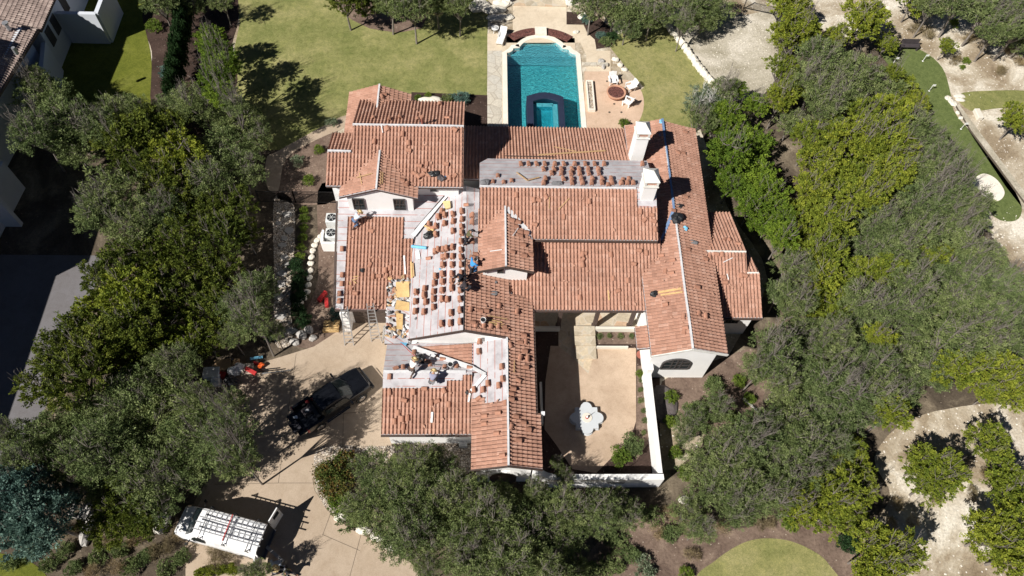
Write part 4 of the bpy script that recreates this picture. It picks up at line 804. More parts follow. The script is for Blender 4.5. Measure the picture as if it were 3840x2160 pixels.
mb = MB(); mb.loft([ring(x, hw, z0, z1, i, r) for x, hw, z0, z1, i, r in [(2.85, .72, .5, .85, .04, .12), (2.78, .86, .38, .98, .05, .12), (2.4, .96, .3, 1.12, .08, .12), (1.95, .99, .3, 1.2, .1, .12), (1.35, 1.0, .3, 2.0, .16, .2), (1.1, 1.0, .3, 2.1, .14, .2), (0, 1.01, .3, 2.14, .13, .2), (-2.0, 1.01, .3, 2.13, .13, .2), (-2.72, 1.0, .32, 2.08, .13, .2)]])
mb.build('body', 'white_paint', van, smooth=False)
mb = MB(); mb.add([(1.97, -.84, 1.28), (1.97, .84, 1.28), (1.36, .72, 2.08), (1.36, -.72, 2.08), (2.04, 0, 1.3), (1.42, 0, 2.12)], [(0, 4, 5, 3), (4, 1, 2, 5)]); mb.build('windscreen', 'dark_glass', van)
mb = MB(); mb.box((1.55, .2, 1.5), (.3, .35, .05)); mb.build('dashboard_papers', 'shirt_white', van)
for s in (-1, 1):
    mb = MB(); mb.add([(1.5, s * 1.0, 1.3), (.55, s * 1.008, 1.3), (.55, s * .93, 1.8), (1.28, s * .93, 1.8)], [(0, 1, 2, 3)]); mb.build('side_window', 'dark_glass', van)
    mb = MB(); mb.bar((1.55, s * 1.0, 1.3), (1.6, s * 1.25, 1.35), .05); mb.box((1.6, s * 1.3, 1.38), (.1, .16, .28)); mb.build('mirror', 'black_plastic', van)
    for x in (1.9, -1.75): wheel(van, x, s * .88)
    mb = MB(); mb.box((2.8, s * .62, .78), (.08, .28, .18)); mb.build('headlight', 'white_plastic', van)
    d = MB(); ang = R_(20 if s > 0 else 12); p0 = Vector((-2.72, s * 1.0, 1.2)); p1 = p0 + Vector((-.42 * math.sin(ang) * 2, s * 1.0 * math.cos(ang), 0)) * .92
    d.bar(p0, p1, .07, 1.65); o = d.build('rear_door', 'white_paint', van)
    q = MB(); q.bar(p0 + Vector((-.05, s * .2, .35)), p0.lerp(p1, .85) + Vector((-.05, 0, .35)), .03, .5); q.build('window', 'dark_glass', o)
mb = MB(); mb.box((-2.74, 0, 1.15), (.05, 1.8, 1.5)); mb.build('cargo_dark_panel', 'black_plastic', van)  # flat black panel, stands in for the darkness of the open cargo hold
mb = MB(); mb.box((2.88, 0, .55), (.12, 1.75, .2)); mb.build('bumper', 'chrome', van); mb = MB(); mb.box((-2.85, 0, .5), (.18, 1.8, .18)); mb.build('bumper', 'chrome', van)
for x in (.75, -.75, -2.2):
    mb = MB(); mb.bar((x, -.95, 2.34), (x, .95, 2.34), .04, .04)
    for s in (-1, 1): mb.bar((x - .1, s * .93, 2.06), (x, s * .93, 2.34), .05); mb.bar((x + .1, s * .93, 2.06), (x, s * .93, 2.34), .05)
    mb.build('rack', 'black_plastic', van)
vm = Matrix.Translation(van.location) @ Matrix.Rotation(yaw, 4, 'Z')
for (y, L0, L1, l) in ((-.45, 1.15, -2.75, 'aluminium extension ladder on the van rack, the one nearer the front of the drive'), (.28, 1.25, -2.95, 'aluminium extension ladder on the van rack, the one on the shaded side')):
    ladder('ladder', vm @ Vector((L1, y, 2.42)), vm @ Vector((L0, y, 2.42)), .42, l, n=12, group='ladders on the van')
mb = MB(); p, q = vm @ Vector((-.7, -.8, 2.5)), vm @ Vector((-.75, .75, 2.5)); mb.bar(p, q, .05, .04); tag(mb.build('strap', 'red', None, True), 'red ratchet strap across the ladders on the van roof', 'strap')
mb = MB(); p, q = vm @ Vector((-2.8, .2, .75)), vm @ Vector((-4.1, .75, .8)); mb.bar(p, q, .18, .06); tag(mb.build('plank', 'stone_grey', None, True), 'grey plank sticking out from the back of the white van', 'plank')

a, b = W(1368, 1412, .9), W(1100, 1598, .8); yaw = math.atan2(a.y - b.y, a.x - b.x); c = (a + b) / 2
pk = root('pickup_truck', (c.x, c.y, 0), yaw, 'black crew cab pickup truck on the driveway with its tailgate down and cluttered bed', 'pickup truck')
fx = (a - b).length / 2
mb = MB(); mb.loft([ring(x, hw, z0, z1, i, r) for x, hw, z0, z1, i, r in [(fx, .72, .5, .95, .04, .08), (fx - .15, .93, .42, 1.12, .05, .1), (fx - .6, .99, .4, 1.22, .05, .1), (fx - 1.45, 1.0, .4, 1.28, .06, .1), (fx - 1.55, 1.0, .4, 1.28, .06, .1), (-.95, 1.0, .4, 1.26, .06, .1)]])
mb.loft([ring(x, hw, .9, z1, i, .14) for x, hw, z1, i in [(fx - 1.4, .9, 1.3, .05), (fx - 2.1, .93, 1.82, .2), (fx - 2.5, .93, 1.9, .22), (-.5, .93, 1.89, .22), (-.85, .92, 1.78, .2), (-.98, .92, 1.3, .06)]])
mb.build('body', 'black_paint', pk)
bx0, bx1 = -.97, -fx + .55
mb = MB(); mb.box(((bx0 + bx1) / 2, 0, .72), (bx0 - bx1, 1.9, .1))
for s in (-1, 1): mb.box(((bx0 + bx1) / 2, s * .95, .95), (bx0 - bx1, .14, .56))
mb.box((bx0 + .02, 0, .95), (.08, 1.9, .56)); mb.build('cargo_bed', 'black_paint', pk)
mb = MB(); mb.box((bx1 - .28, 0, .74), (.56, 1.7, .07)); mb.build('tailgate', 'black_paint', pk, bevel=.02)
mb = MB(); mb.add([(fx - 1.38, -.74, 1.30), (fx - 1.38, .74, 1.30), (fx - 2.12, .6, 1.85), (fx - 2.12, -.6, 1.85), (fx - 1.25, 0, 1.31), (fx - 2.02, 0, 1.88)], [(0, 4, 5, 3), (4, 1, 2, 5)]); mb.build('windscreen', 'dark_glass', pk)
for s in (-1, 1):
    mb = MB()
    for x0, x1 in ((fx - 1.95, fx - 2.75), (fx - 2.85, -.7)): mb.add([(x0 + .25, s * .945, 1.3), (x1, s * .945, 1.3), (x1, s * .80, 1.68), (x0 - .1, s * .80, 1.68)], [(0, 1, 2, 3)])
    mb.build('side_window', 'dark_glass', pk)
    mb = MB(); mb.bar((fx - 1.75, s * .98, 1.3), (fx - 1.75, s * 1.2, 1.32), .05); mb.box((fx - 1.75, s * 1.26, 1.36), (.12, .2, .22)); mb.build('mirror', 'black_paint', pk)
    mb = MB(); mb.bar((fx - 1.9, s * 1.04, .45), (-.9, s * 1.04, .45), .1, .05); mb.build('running_board', 'chrome', pk)
    mb = MB(); mb.box((bx1 + .06, s * .98, .98), (.14, .1, .4)); mb.build('tail_light', 'red_light', pk)
    mb = MB(); mb.box((fx - .1, s * .72, .88), (.12, .3, .2)); mb.build('headlight', 'dark_glass', pk)
    for x in (fx - .98, -fx + 1.35): wheel(pk, x, s * .9, .42, .28)
mb = MB(); mb.box((fx + .05, 0, .6), (.2, 1.8, .3)); mb.bar((fx + .1, -.5, 1.0), (fx + .1, .5, 1.0), .07); mb.build('bumper', 'black_plastic', pk, bevel=.03)
mb = MB()
for k in (-.2, .2): mb.bar((fx - 1.2, k, 1.33), (fx - 1.5, k + .45, 1.42), .02)
mb.build('wiper', 'black_plastic', pk)
pm = Matrix.Translation(pk.location) @ Matrix.Rotation(yaw, 4, 'Z')
for x, y, d, m_, l in [(-1.5, .3, (.7, .5, .3), 'bench_dark', 'dark open tool crate in the bed of the pickup'), (-1.15, .2, (.28, 1.7, .28), 'black_plastic', 'black tool box across the front of the pickup bed'), (-2.7, -.15, (.55, .7, .22), 'dark_cloth', 'dark blue folded tarpaulin at the tailgate of the pickup')]:
    mb = MB(); p = pm @ Vector((x, y, .78 + d[2] / 2)); mb.box(p, d, yaw); tag(mb.build('crate' if 'crate' in l else 'tool_box' if 'box' in l else 'tarpaulin', m_, None, True, bevel=.02), l, 'cargo')
for x, y, l, m_ in [(-1.5, .25, 'white crumpled wrapper in the tool crate of the pickup', 'shirt_white'), (-2.35, .3, 'pale blue and white cloth near the pickup tailgate', 'shirt_pale'), (-1.2, .75, 'small red can behind the pickup cab', 'red')]:
    mb = MB(); p = pm @ Vector((x, y, 1.12)); mb.blob(p, (.14, .12, .08), 3, .4, 8, 5); tag(mb.build('cloth' if 'cloth' in l else 'can' if 'can' in l else 'wrapper', m_, None, True), l, 'cargo')

# ---------------------------------------------------------------- people
def skin_obj(name, J, E, parent, mat):
    me = bpy.data.meshes.new(name); ks = list(J); me.from_pydata([J[k][0] for k in ks], [(ks.index(a), ks.index(b)) for a, b in E], []); me.update()
    bm = bmesh.new(); bm.from_mesh(me); L = bm.verts.layers.skin.verify(); bm.verts.ensure_lookup_table()
    for i, k in enumerate(ks): r = J[k][1]; bm.verts[i][L].radius = (r, r) if not isinstance(r, tuple) else r; bm.verts[i][L].use_root = (i == 0)
    bm.to_mesh(me); bm.free(); o = bpy.data.objects.new(name, me); col.objects.link(o); o.parent = parent
    sk = o.modifiers.new('skin', 'SKIN'); sk.use_smooth_shade = True; sb = o.modifiers.new('sub', 'SUBSURF'); sb.levels = sb.render_levels = 1
    me.materials.append(M[mat]); return o
def person(loc, yaw, lean, hip, legs, arms, shirt, pants, head, label, roll=0):
    """lean: forward tilt of the torso; legs/arms: joint positions per side relative to hip / shoulder"""
    r = root('person', loc, yaw, label, 'person'); t = Vector((math.sin(lean), 0, math.cos(lean))); P = Vector((0, 0, hip))
    up = lambda d: P + t * d
    J = {'pelvis': (P, .13), 'waist': (up(.18), .125), 'chest': (up(.40), .15), 'neck': (up(.54), .055)}
    hd = up(.66) + Vector((.03, 0, 0)); fw = Vector((math.cos(lean * .6), 0, -math.sin(lean * .6)))
    J['skull'] = (hd, .095); J['crown'] = (hd + t * .09, .085); J['nose'] = (hd + fw * .11, .02)
    E = [('pelvis', 'waist'), ('waist', 'chest'), ('chest', 'neck'), ('neck', 'skull'), ('skull', 'crown'), ('skull', 'nose')]
    SJ, SE = {'waist': (up(.05), .15), 'chest': (up(.40), .175), 'collar': (up(.50), .08)}, [('waist', 'chest'), ('chest', 'collar')]
    TJ, TE = {'pelvis': (P, .155)}, []
    for s in (1, -1):
        k = 'L' if s > 0 else 'R'; sh = up(.44) + Vector((0, s * .19, 0)); el, wr = [sh + Vector(v) * Vector((1, 1, 1)) for v in arms[0 if s > 0 else 1]]
        el = sh + Vector(arms[0 if s > 0 else 1][0]); wr = el + Vector(arms[0 if s > 0 else 1][1]); hdir = (wr - el).normalized(); palm = wr + hdir * .09
        J['sh' + k] = (sh, .06); J['el' + k] = (el, .043); J['wr' + k] = (wr, .028); J['pa' + k] = (palm, (.038, .02))
        E += [('chest', 'sh' + k), ('sh' + k, 'el' + k), ('el' + k, 'wr' + k), ('wr' + k, 'pa' + k)]
        side = Vector((0, 0, 1)).cross(hdir); side = side.normalized() if side.length > .1 else Vector((1, 0, 0)); dn = hdir.cross(side)
        for i, ln in enumerate((.07, .08, .075, .06)):
            a = palm + side * (i - 1.5) * .02; m1 = a + hdir * ln * .5; m2 = m1 + (hdir * .8 + dn * .5).normalized() * ln * .5
            J['f%d' % i + k] = (m1, .010); J['g%d' % i + k] = (m2, .008); E += [('pa' + k, 'f%d' % i + k), ('f%d' % i + k, 'g%d' % i + k)]
        th = wr + hdir * .03 + side * -.04; J['t' + k] = (th, .011); J['u' + k] = (th + hdir * .04 - side * .01, .009); E += [('wr' + k, 't' + k), ('t' + k, 'u' + k)]
        hp = P + Vector((0, s * .1, -.04)); kn = hp + Vector(legs[0 if s > 0 else 1][0]); an = kn + Vector(legs[0 if s > 0 else 1][1]); fd = Vector(legs[0 if s > 0 else 1][2]).normalized()
        J['hp' + k] = (hp, .09); J['kn' + k] = (kn, .06); J['an' + k] = (an, .04); J['to' + k] = (an + fd * .16, .035)
        E += [('pelvis', 'hp' + k), ('hp' + k, 'kn' + k), ('kn' + k, 'an' + k), ('an' + k, 'to' + k)]
        SJ['sh' + k] = (sh, .085); SJ['el' + k] = (sh.lerp(el, .9), .062); SE += [('chest', 'sh' + k), ('sh' + k, 'el' + k)]
        TJ['hp' + k] = (hp, .115); TJ['kn' + k] = (kn, .085); TJ['an' + k] = (kn.lerp(an, .92), .065); TE += [('pelvis', 'hp' + k), ('hp' + k, 'kn' + k), ('kn' + k, 'an' + k)]
        b = MB(); b.bar(an - fd * .07 + Vector((0, 0, -.03)), an + fd * .2 + Vector((0, 0, -.045)), .1, .09); b.build('shoe', 'dark_wood', r, bevel=.02)
    skin_obj('body', J, E, r, 'skin'); skin_obj('shirt', SJ, SE, r, shirt); skin_obj('trousers', TJ, TE, r, pants)
    mb = MB(); q = t.to_track_quat('Z', 'Y').to_matrix()
    if head == 'straw':
        n = 16; c0 = hd + t * .07
        rg = [[c0 + q @ Vector((rr * math.cos(6.283 * i / n), rr * math.sin(6.283 * i / n), z)) for i in range(n)] for rr, z in ((.25, -.02), (.24, 0), (.125, .015), (.115, .1), (.05, .13))]
        mb.loft(rg); mb.build('hat', 'straw', r)
    elif head == 'cap':
        mb.blob(hd + t * .06, (.115, .11, .1), 2, .02, 12, 8); mb.bar(hd + t * .06 + fw * .08, hd + t * .04 + fw * .2, .14, .015); mb.build('cap', 'dark_cloth', r, smooth=True)
    else: mb.blob(hd + t * .045 - fw * .015, (.108, .1, .11), 2, .03, 12, 8); mb.build('hair', 'hair', r, smooth=True)
    return r
LEG_ST = ((.05, .02, -.42), (-.05, 0, -.42), (1, 0, 0)); LEG_BK = ((-.12, 0, -.40), (-.12, 0, -.40), (1, 0, -.1))
LEG_KN = ((.1, .03, -.40), (-.38, 0, -.02), (-.4, 0, -.5)); LEG_SQ = ((.38, .05, .05), (-.05, 0, -.42), (1, 0, 0)); LEG_SIT = ((.40, .03, .06), (.15, 0, -.34), (1, 0, .3))
def legs(a, b): return (a, tuple(tuple((v[0], -v[1], v[2])) for v in b))
REACH = (((.2, .05, -.18), (.22, -.02, -.1)), ((.2, -.05, -.18), (.22, .02, -.1))); DOWN = (((.08, .04, -.26), (.15, -.05, -.2)), ((.08, -.04, -.26), (.15, .05, -.2)))
WIDE = (((.12, .25, .02), (.1, .24, .12)), ((.15, -.14, -.18), (.15, .05, -.12)))
def at(px, py, pl, dz=.1): return on_plane(px, py, PL[pl]) + Vector((0, 0, dz))
person(at(1336, 848, 'G2'), R_(40), .75, .62, legs(LEG_SQ, LEG_KN), REACH, 'shirt_pale', 'jeans', 'straw', 'person in a pale blue shirt, jeans and straw hat crouching under the dormer windows')
person(at(1752, 915, 'BE', 0), R_(10), .5, .90, legs(LEG_ST, LEG_BK), REACH, 'olive', 'dark_cloth', 'cap', 'person in an olive shirt and dark cap standing left of the small gable')
person(at(1768, 1030, 'BE'), R_(35), .45, .88, legs(LEG_ST, LEG_BK), WIDE, 'shirt_blue', 'dark_cloth', 'hair', 'person in a bright blue long-sleeved shirt reaching toward the small gable roof')
person(at(1742, 1058, 'BE'), R_(200), 1.0, .55, legs(LEG_SQ, LEG_KN), DOWN, 'dark_cloth', 'dark_cloth', 'hair', 'person in navy clothes crouching on the ridge just below the person in blue')
person(at(1754, 1098, 'BE'), R_(150), 1.0, .5, legs(LEG_SQ, LEG_SQ), DOWN, 'bench_dark', 'dark_cloth', 'hair', 'person in dark brown clothes squatting by the ridge above the bucket')
person(at(1546, 1398, 'GN', .05), R_(60), .7, .62, legs(LEG_SQ, LEG_KN), REACH, 'shirt_white', 'dark_wood', 'straw', 'person in a white shirt and straw hat kneeling at the lower left ridge')
person(at(1622, 1448, 'GS'), R_(75), .8, .66, legs(LEG_SQ, LEG_SQ), REACH, 'shirt_lilac', 'grey_cloth', 'straw', 'person in a lilac grey shirt and pale straw hat squatting on the lower left tiles')
person(W(1034, 2150), R_(20), .3, .45, legs(LEG_SIT, LEG_SIT), DOWN, 'grey_cloth', 'dark_cloth', 'straw', 'person in a straw hat sitting in the shade at the bottom edge behind the van')
person(W(1076, 2152), R_(-20), .35, .45, legs(LEG_SIT, LEG_SIT), DOWN, 'olive', 'grey_cloth', 'cap', 'person in a dark cap sitting at the bottom edge, right of the seated straw hat')
for x, y, d, m_, l, n in [(1043, 2121, (.45, .5, .3), 'shirt_pale', 'pale blue cool box beside the seated people', 'cool_box'), (1060, 2133, (.35, .3, .2), 'shirt_white', 'white lunch box beside the seated people', 'lunch_box'), (1019, 2112, (.15, .4, .1), 'shirt_pale', 'folded pale cloth near the van door', 'cloth')]:
    mb = MB(); c = W(x, y); mb.box(c + Vector((0, 0, d[2] / 2)), d, .3); tag(mb.build(n, m_, None, True, bevel=.03), l, n.replace('_', ' '))

# ---------------------------------------------------------------- loose roof tiles
def tile_mesh(n, jit, seed):
    rd = random.Random(seed); vs, fs = [], []
    mb = MB()
    for k in range(n):
        L_, w0 = .37, .14; ox, oy, rz = rd.uniform(-jit, jit), rd.uniform(-jit, jit), rd.uniform(-jit, jit) * 2
        prof = [(-w0, 0), (-w0 * .72, .075), (0, .105), (w0 * .72, .075), (w0, 0), (w0 - .02, 0), (w0 * .62, .06), (0, .087), (-w0 * .62, .06), (-w0 + .02, 0)]
        z = .058 * k; cr, sr = math.cos(rz), math.sin(rz); rings = []
        for s_, sc in ((-L_ / 2, 1.0), (L_ / 2, .9)): rings.append([(ox + s_ * cr - y * sc * sr, oy + s_ * sr + y * sc * cr, z + h) for y, h in prof])
        mb.loft(rings)
    me = bpy.data.meshes.new('roof_tile'); me.from_pydata(mb.v, [], mb.f); bm = bmesh.new(); bm.from_mesh(me); bmesh.ops.recalc_face_normals(bm, faces=bm.faces); bm.to_mesh(me); bm.free()
    return me
M['tile_loose'] = plain('loose_tile_clay', (.43, .215, .145), .85, 0, .22, 1.3); M['tile_piece'] = plain('broken_tile_clay', (.50, .28, .20), .9, 0, .2, 2)
TM = {k: [tile_mesh(k, .006 * k, 10 * k + i) for i in range(3)] for k in (1, 2, 4, 5)}
for k in TM:
    for m_ in TM[k]: m_.materials.append(M['tile_loose'])
def put_tiles(pts, ox, oy, sc, pl, n, label, group, along='slope', name=None, rows=False):
    P = [(ox + x / sc, oy + y / sc) for x, y in pts]; p = PL[pl]; gz = Vector((-p[3], -p[4], 1)).normalized(); up = Vector((p[3], p[4], p[3] ** 2 + p[4] ** 2)).normalized()
    if rows:
        ys = []; 
        for q in sorted(P, key=lambda q: q[1]):
            if ys and abs(ys[-1][-1][1] - q[1]) < rows: ys[-1].append(q)
            else: ys.append([q])
        seq = []
        for j, r in enumerate(ys):
            for i, q in enumerate(sorted(r)): seq.append((q, '%s in the %s row down, %s' % (rank(i, len(r)), ORD[j + 1], label)))
    else: seq = [(q, '%s, %s' % (rank(i, len(P)), label)) for i, q in enumerate(sorted(P))]
    for (x, y), l in seq:
        rd = random.Random(int(x * 3 + y)); nn = n if n in TM else 1
        if n == 'mix': nn = rd.choice((1, 1, 1, 2, 2))
        o = bpy.data.objects.new(name or ('tile_stack' if nn > 2 else 'roof_tile'), rd.choice(TM[nn])); col.objects.link(o)
        X = up.copy()
        if n == 'mix' or nn == 1 or pl == 'BEx': X = (Matrix.Rotation(rd.choice((0, 0, 1.4, rd.uniform(-1.5, 1.5))), 3, gz) @ up)
        elif nn in (4, 5) and along == 'y': X = Vector((0, 1, 0)); X = (X - gz * X.dot(gz)).normalized()
        X = Matrix.Rotation(rd.uniform(-.1, .1), 3, gz) @ X; Y_ = gz.cross(X); o.matrix_world = Matrix.Translation(on_plane(x, y, p) + gz * (.11 if nn < 3 and pl not in ('MN',) else .03)) @ Matrix((X, Y_, gz)).transposed().to_4x4()
        tag(o, ('tile stack, ' if nn > 2 else 'loose roof tile, ' if nn == 1 else 'loose tile pair, ') + l, 'roof tiles' if nn > 1 else 'roof tile', group)
c4 = (1200, 740, 2.5867)
put_tiles([(1380, y) for y in (150, 228, 300, 360)] + [(1374, y) for y in (440, 525, 595, 668, 750, 822)] + [(1365, y) for y in (915, 1000, 1108, 1220)] + [(1295, 178), (1295, 248), (1293, 342), (1291, 498), (1289, 588), (1287, 668), (1285, 758), (1283, 825), (1283, 895)] + [(1215, 185), (1212, 268), (1200, 520), (1200, 595), (1198, 668), (1195, 760), (1195, 832), (1192, 915), (1190, 1000), (1240, 1005), (1275, 1135), (1270, 1235), (1185, 1240)]
    + [(1130, 295), (1130, 375), (1125, 780), (1112, 848), (1105, 930), (1105, 1000), (1105, 1080), (1015, 965), (1012, 1125), (1030, 1030), (1020, 900), (937, 932), (930, 1025), (928, 1120), (1120, 540), (1150, 520), (1235, 510), (1225, 585), (1155, 205), (1065, 275), (1185, 150)], *c4, 'BW', 5, 'white west slope', 'tile stacks on the white west slope', 'y', rows=16)
put_tiles([(1465, 188), (1465, 250), (1465, 438)], *c4, 'BE', 5, 'just right of the ridge by the olive shirt', 'tile stacks right of the big ridge', 'y')
put_tiles([(1060, 598), (1100, 300), (1425, 80)], *c4, 'BW', 1, 'lying apart on the white west slope', 'single tiles on the white west slope')
put_tiles([(215, 505), (215, 760), (212, 845), (190, 940), (187, 1010)], *c4, 'G2', 2, 'white strip left of garage tiles', 'tiles on the white edge strip', rows=8)
put_tiles([(498, 328), (485, 660), (515, 775), (570, 765), (645, 768), (345, 935), (680, 690), (635, 715), (300, 880)], *c4, 'G2', 'mix', 'on the tiled garage roof', 'loose tiles on the garage roof')
c6 = (1380, 1200, 2.2286)
put_tiles([(180, 605), (382, 605), (305, 672), (528, 692), (575, 680), (252, 775), (222, 848), (285, 830), (330, 820), (295, 895), (675, 705), (635, 590), (470, 575), (180, 475)], *c6, 'GS', 'mix', 'on the lower left garage roof', 'loose tiles on the lower left roof')
put_tiles([(580, 310), (625, 335), (500, 355), (740, 400), (230, 412), (295, 410), (850, 405), (385, 285), (520, 385), (640, 405)], *c6, 'GN', 'mix', 'by the workers on the lower left slope', 'loose tiles beside the workers')
put_tiles([(935, 188), (932, 272), (1120, 398), (1008, 538), (1095, 555), (1130, 500), (965, 590), (890, 590)], *c6, 'CW', 4, 'white slope left of the courtyard ridge', 'tile stacks left of the courtyard ridge', 'y')
put_tiles([(925, 660), (980, 805), (1095, 780), (975, 870), (1080, 950), (1130, 1135), (1150, 700)], *c6, 'CW', 'mix', 'left of the courtyard ridge', 'loose tiles left of the courtyard ridge')
put_tiles([(1295, 135), (1265, 190), (1312, 190), (1185, 215), (1300, 268), (1265, 322), (1325, 332), (1310, 400), (1250, 505), (1205, 580), (1190, 620), (1190, 670), (1230, 810), (1290, 860), (1330, 920), (1250, 1010), (1190, 900)], *c6, 'BE', 'mix', 'right of the courtyard ridge', 'loose tiles right of the courtyard ridge')
c5 = (1700, 740, 2.5875)
put_tiles([(180, 1225), (160, 1100), (250, 1110), (310, 1110), (290, 1255), (360, 1262), (430, 1262), (485, 1262), (215, 1250), (440, 1065), (610, 1120), (500, 1290)], *c5, 'BE', 'mix', 'round the black bucket on the big east slope', 'loose tiles round the bucket')
put_tiles([(640, 340), (700, 350), (640, 380), (600, 290), (670, 470), (565, 535), (680, 575), (740, 565), (560, 230), (620, 250)], *c5, 'dBe', 'mix', 'on the right slope of the small gable', 'loose tiles on the small gable')
put_tiles([(175, 590), (205, 560), (140, 690)], *c5, 'BE', 2, 'by the person in bright blue', 'loose tiles by the person in blue')
put_tiles([(1250, 560), (1268, 545), (1250, 612), (1250, 658), (1525, 560), (1548, 790), (1690, 810), (1590, 910), (1225, 975), (1745, 650), (1800, 520), (1870, 545)], *c5, 'PS', 'mix', 'on the long porch roof', 'loose tiles on the porch roof')
c2 = (1740, 420, 2.683)
put_tiles([(525, 840), (700, 895), (750, 890), (825, 855), (1002, 1060), (712, 1135), (1255, 905), (1770, 1010), (1812, 1090), (1882, 1040), (1905, 1100), (1920, 1185)], *c2, 'MS', 'mix', 'on the front slope of the main roof', 'loose tiles on the main roof front')
put_tiles([(x, 540) for x in (572, 650, 730, 812, 912, 1005, 1112, 1218, 1312, 1410, 1795)] + [(x, 592) for x in (800, 905, 980, 1085, 1160, 1250, 1350)] + [(x, 634) for x in (880, 975, 1075, 1165, 1255, 1355)] + [(x, 690) for x in (820, 1000, 1085, 1180, 1290, 1390, 1480)] + [(x, 730) for x in (800, 1085, 1190, 1285, 1385, 1490, 1580, 1640, 1700)], *c2, 'MN', 4, 'white back slope', 'tile stacks on the white back slope', 'slope', rows=8)
put_tiles([(340, 650), (290, 710), (480, 700), (400, 715), (1600, 690), (1660, 680), (1450, 740)], *c2, 'MN', 2, 'in the jumble behind the main ridge', 'loose tiles behind the main ridge')
c1 = (1200, 300, 2.683)
put_tiles([(640, 150), (620, 175)], *c1, 'NWe', 1, 'on the small upper left gable', 'loose tiles on the upper left gable')
put_tiles([(1210, 255), (805, 390), (700, 410), (540, 390), (985, 405), (1280, 390)], *c1, 'AN', 'mix', 'behind the white ridge of the upper left roof', 'loose tiles on the upper left back slope')
put_tiles([(680, 490), (830, 550), (890, 640), (895, 715), (1360, 505), (545, 628), (1270, 850), (1355, 970), (1090, 960), (1000, 870), (1075, 850), (945, 940), (1030, 960), (1305, 990), (1050, 910), (990, 975)], *c1, 'AS', 'mix', 'on the front slope of the upper left roof', 'loose tiles on the upper left roof')
put_tiles([(855, 1060), (820, 1015), (870, 1055)], *c1, 'dAe', 1, 'on the right slope of the big dormer', 'loose tiles on the big dormer')
c8 = (2340, 880, 2.132)
put_tiles([(500, 120), (640, 200), (575, 425), (590, 640), (645, 660), (680, 190)], *c8, 'EE', 'mix', 'on the outer slope of the east wing', 'loose tiles on the east wing outer slope')
put_tiles([(475, 665), (490, 750), (480, 785), (330, 300), (380, 310), (390, 210), (330, 565), (300, 170)], *c8, 'EW', 'mix', 'on the courtyard slope of the east wing', 'loose tiles on the east wing inner slope')
put_tiles([(780, 160), (735, 155), (790, 340), (930, 330), (960, 330), (800, 385)], *c8, 'NES', 'mix', 'on the small far right roof', 'loose tiles on the far right roof'); put_tiles([(800, 50), (910, 80), (845, 50)], *c8, 'NEN', 1, 'on the far right back slope', 'loose tiles on the far right back slope')
c3 = (2330, 420, 2.154)
put_tiles([(508, 165), (450, 330), (490, 335), (410, 800), (510, 690)], *c3, 'EE', 1, 'on the upper part of the east wing', 'loose tiles on the upper east wing')

# ---------------------------------------------------------------- bags, boards, debris on the roofs
def bag(px, py, pl, r, mat, label, name='plastic_bag', cat='bag'):
    p = on_plane(px, py, PL[pl]) if pl else W(px, py); mb = MB(); mb.blob(p + Vector((0, 0, r[2] * .6)), r, int(px), .3, 14, 8); return tag(mb.build(name, mat, None, True), label, cat)
for a in [(1609, 885, 'BW', (.38, .32, .2), 'black_plastic', 'round black rubber tub on the upper white west slope'), (1360, 1015, 'G2', (.17, .17, .1), 'black_plastic', 'small round black object on the garage tiles'), (1628, 655, 'AS', (.42, .28, .18), 'black_plastic', 'black plastic bag lying on the upper left roof'), (1655, 670, 'AS', (.35, .25, .15), 'bench_dark', 'grey plastic sheet next to the black bag on the upper left roof'), (1665, 663, 'AS', (.16, .1, .06), 'blue', 'blue scrap of plastic on the upper left roof'),
          (1820, 688, 'MN', (.32, .3, .2), 'grey_cloth', 'dark grey bag at the left end of the white back slope'), (2090, 690, 'MN', (.36, .22, .14), 'grey_cloth', 'dark grey cloth among the tiles on the white back slope'), (2537, 822, 'EE', (.42, .5, .25), 'black_plastic', 'large black plastic bag on the east wing'), (2548, 773, 'EE', (.32, .15, .1), 'black_plastic', 'curled black strap on the east wing above the large black bag'), (2570, 858, 'EE', (.18, .18, .12), 'blue_light', 'small blue bundle just below the large black bag'),
          (2600, 910, 'EE', (.3, .2, .1), 'grey_cloth', 'grey scrap of sheet near the middle of the east wing'), (2452, 1105, 'EW', (.24, .3, .16), 'black_plastic', 'black knotted plastic bag on the inner slope of the east wing'), (1850, 1100, 'BE', (.35, .16, .07), 'grey_cloth', 'grey folded sheet on the big east slope'), (1860, 1060, 'BE', (.12, .12, .08), 'grey_cloth', 'small grey scrap below the wall of the small gable'), (1576, 1350, 'GN', (.4, .32, .25), 'black_plastic', 'black bag beside the kneeling white shirted person'), (1750, 1470, 'GS', (.12, .22, .08), 'black_plastic', 'black tool on the lower left tiles near the valley'), (1535, 910, 'BW', (.12, .1, .05), 'blue_light', 'tiny blue scrap at the valley of the west slope'), (1560, 1195, 'BW', (.1, .1, .05), 'grey_cloth', 'tiny grey scrap at the bottom of the white west slope'),
          (1650, 1010, 'BW', (.08, .08, .05), 'blue_light', 'small blue bit on the white west slope near the debris'), (2476, 505, 'EW', (.16, .14, .05), 'tarp', 'blue scrap in the chimney shadow on the east wing'), (2478, 458, 'EW', (.16, .2, .1), 'blue_light', 'bright blue knot of wrap at the top end of the east ridge')]: bag(*a)
def bucket(px, py, pl, label):
    r = root('bucket', on_plane(px, py, PL[pl]) + Vector((0, 0, .08)), 0, label, 'bucket'); mb = MB(); n = 18
    mb.loft([[(rr * math.cos(6.283 * i / n), rr * math.sin(6.283 * i / n), z) for i in range(n)] for rr, z in ((.15, 0), (.18, .36), (.165, .36), (.14, .04))]); mb.build('pail', 'white_plastic', r)
    mb = MB(); mb.tube((0, 0, .04), (0, 0, .3), .15, .16, 14); mb.build('contents', 'black_plastic', r)
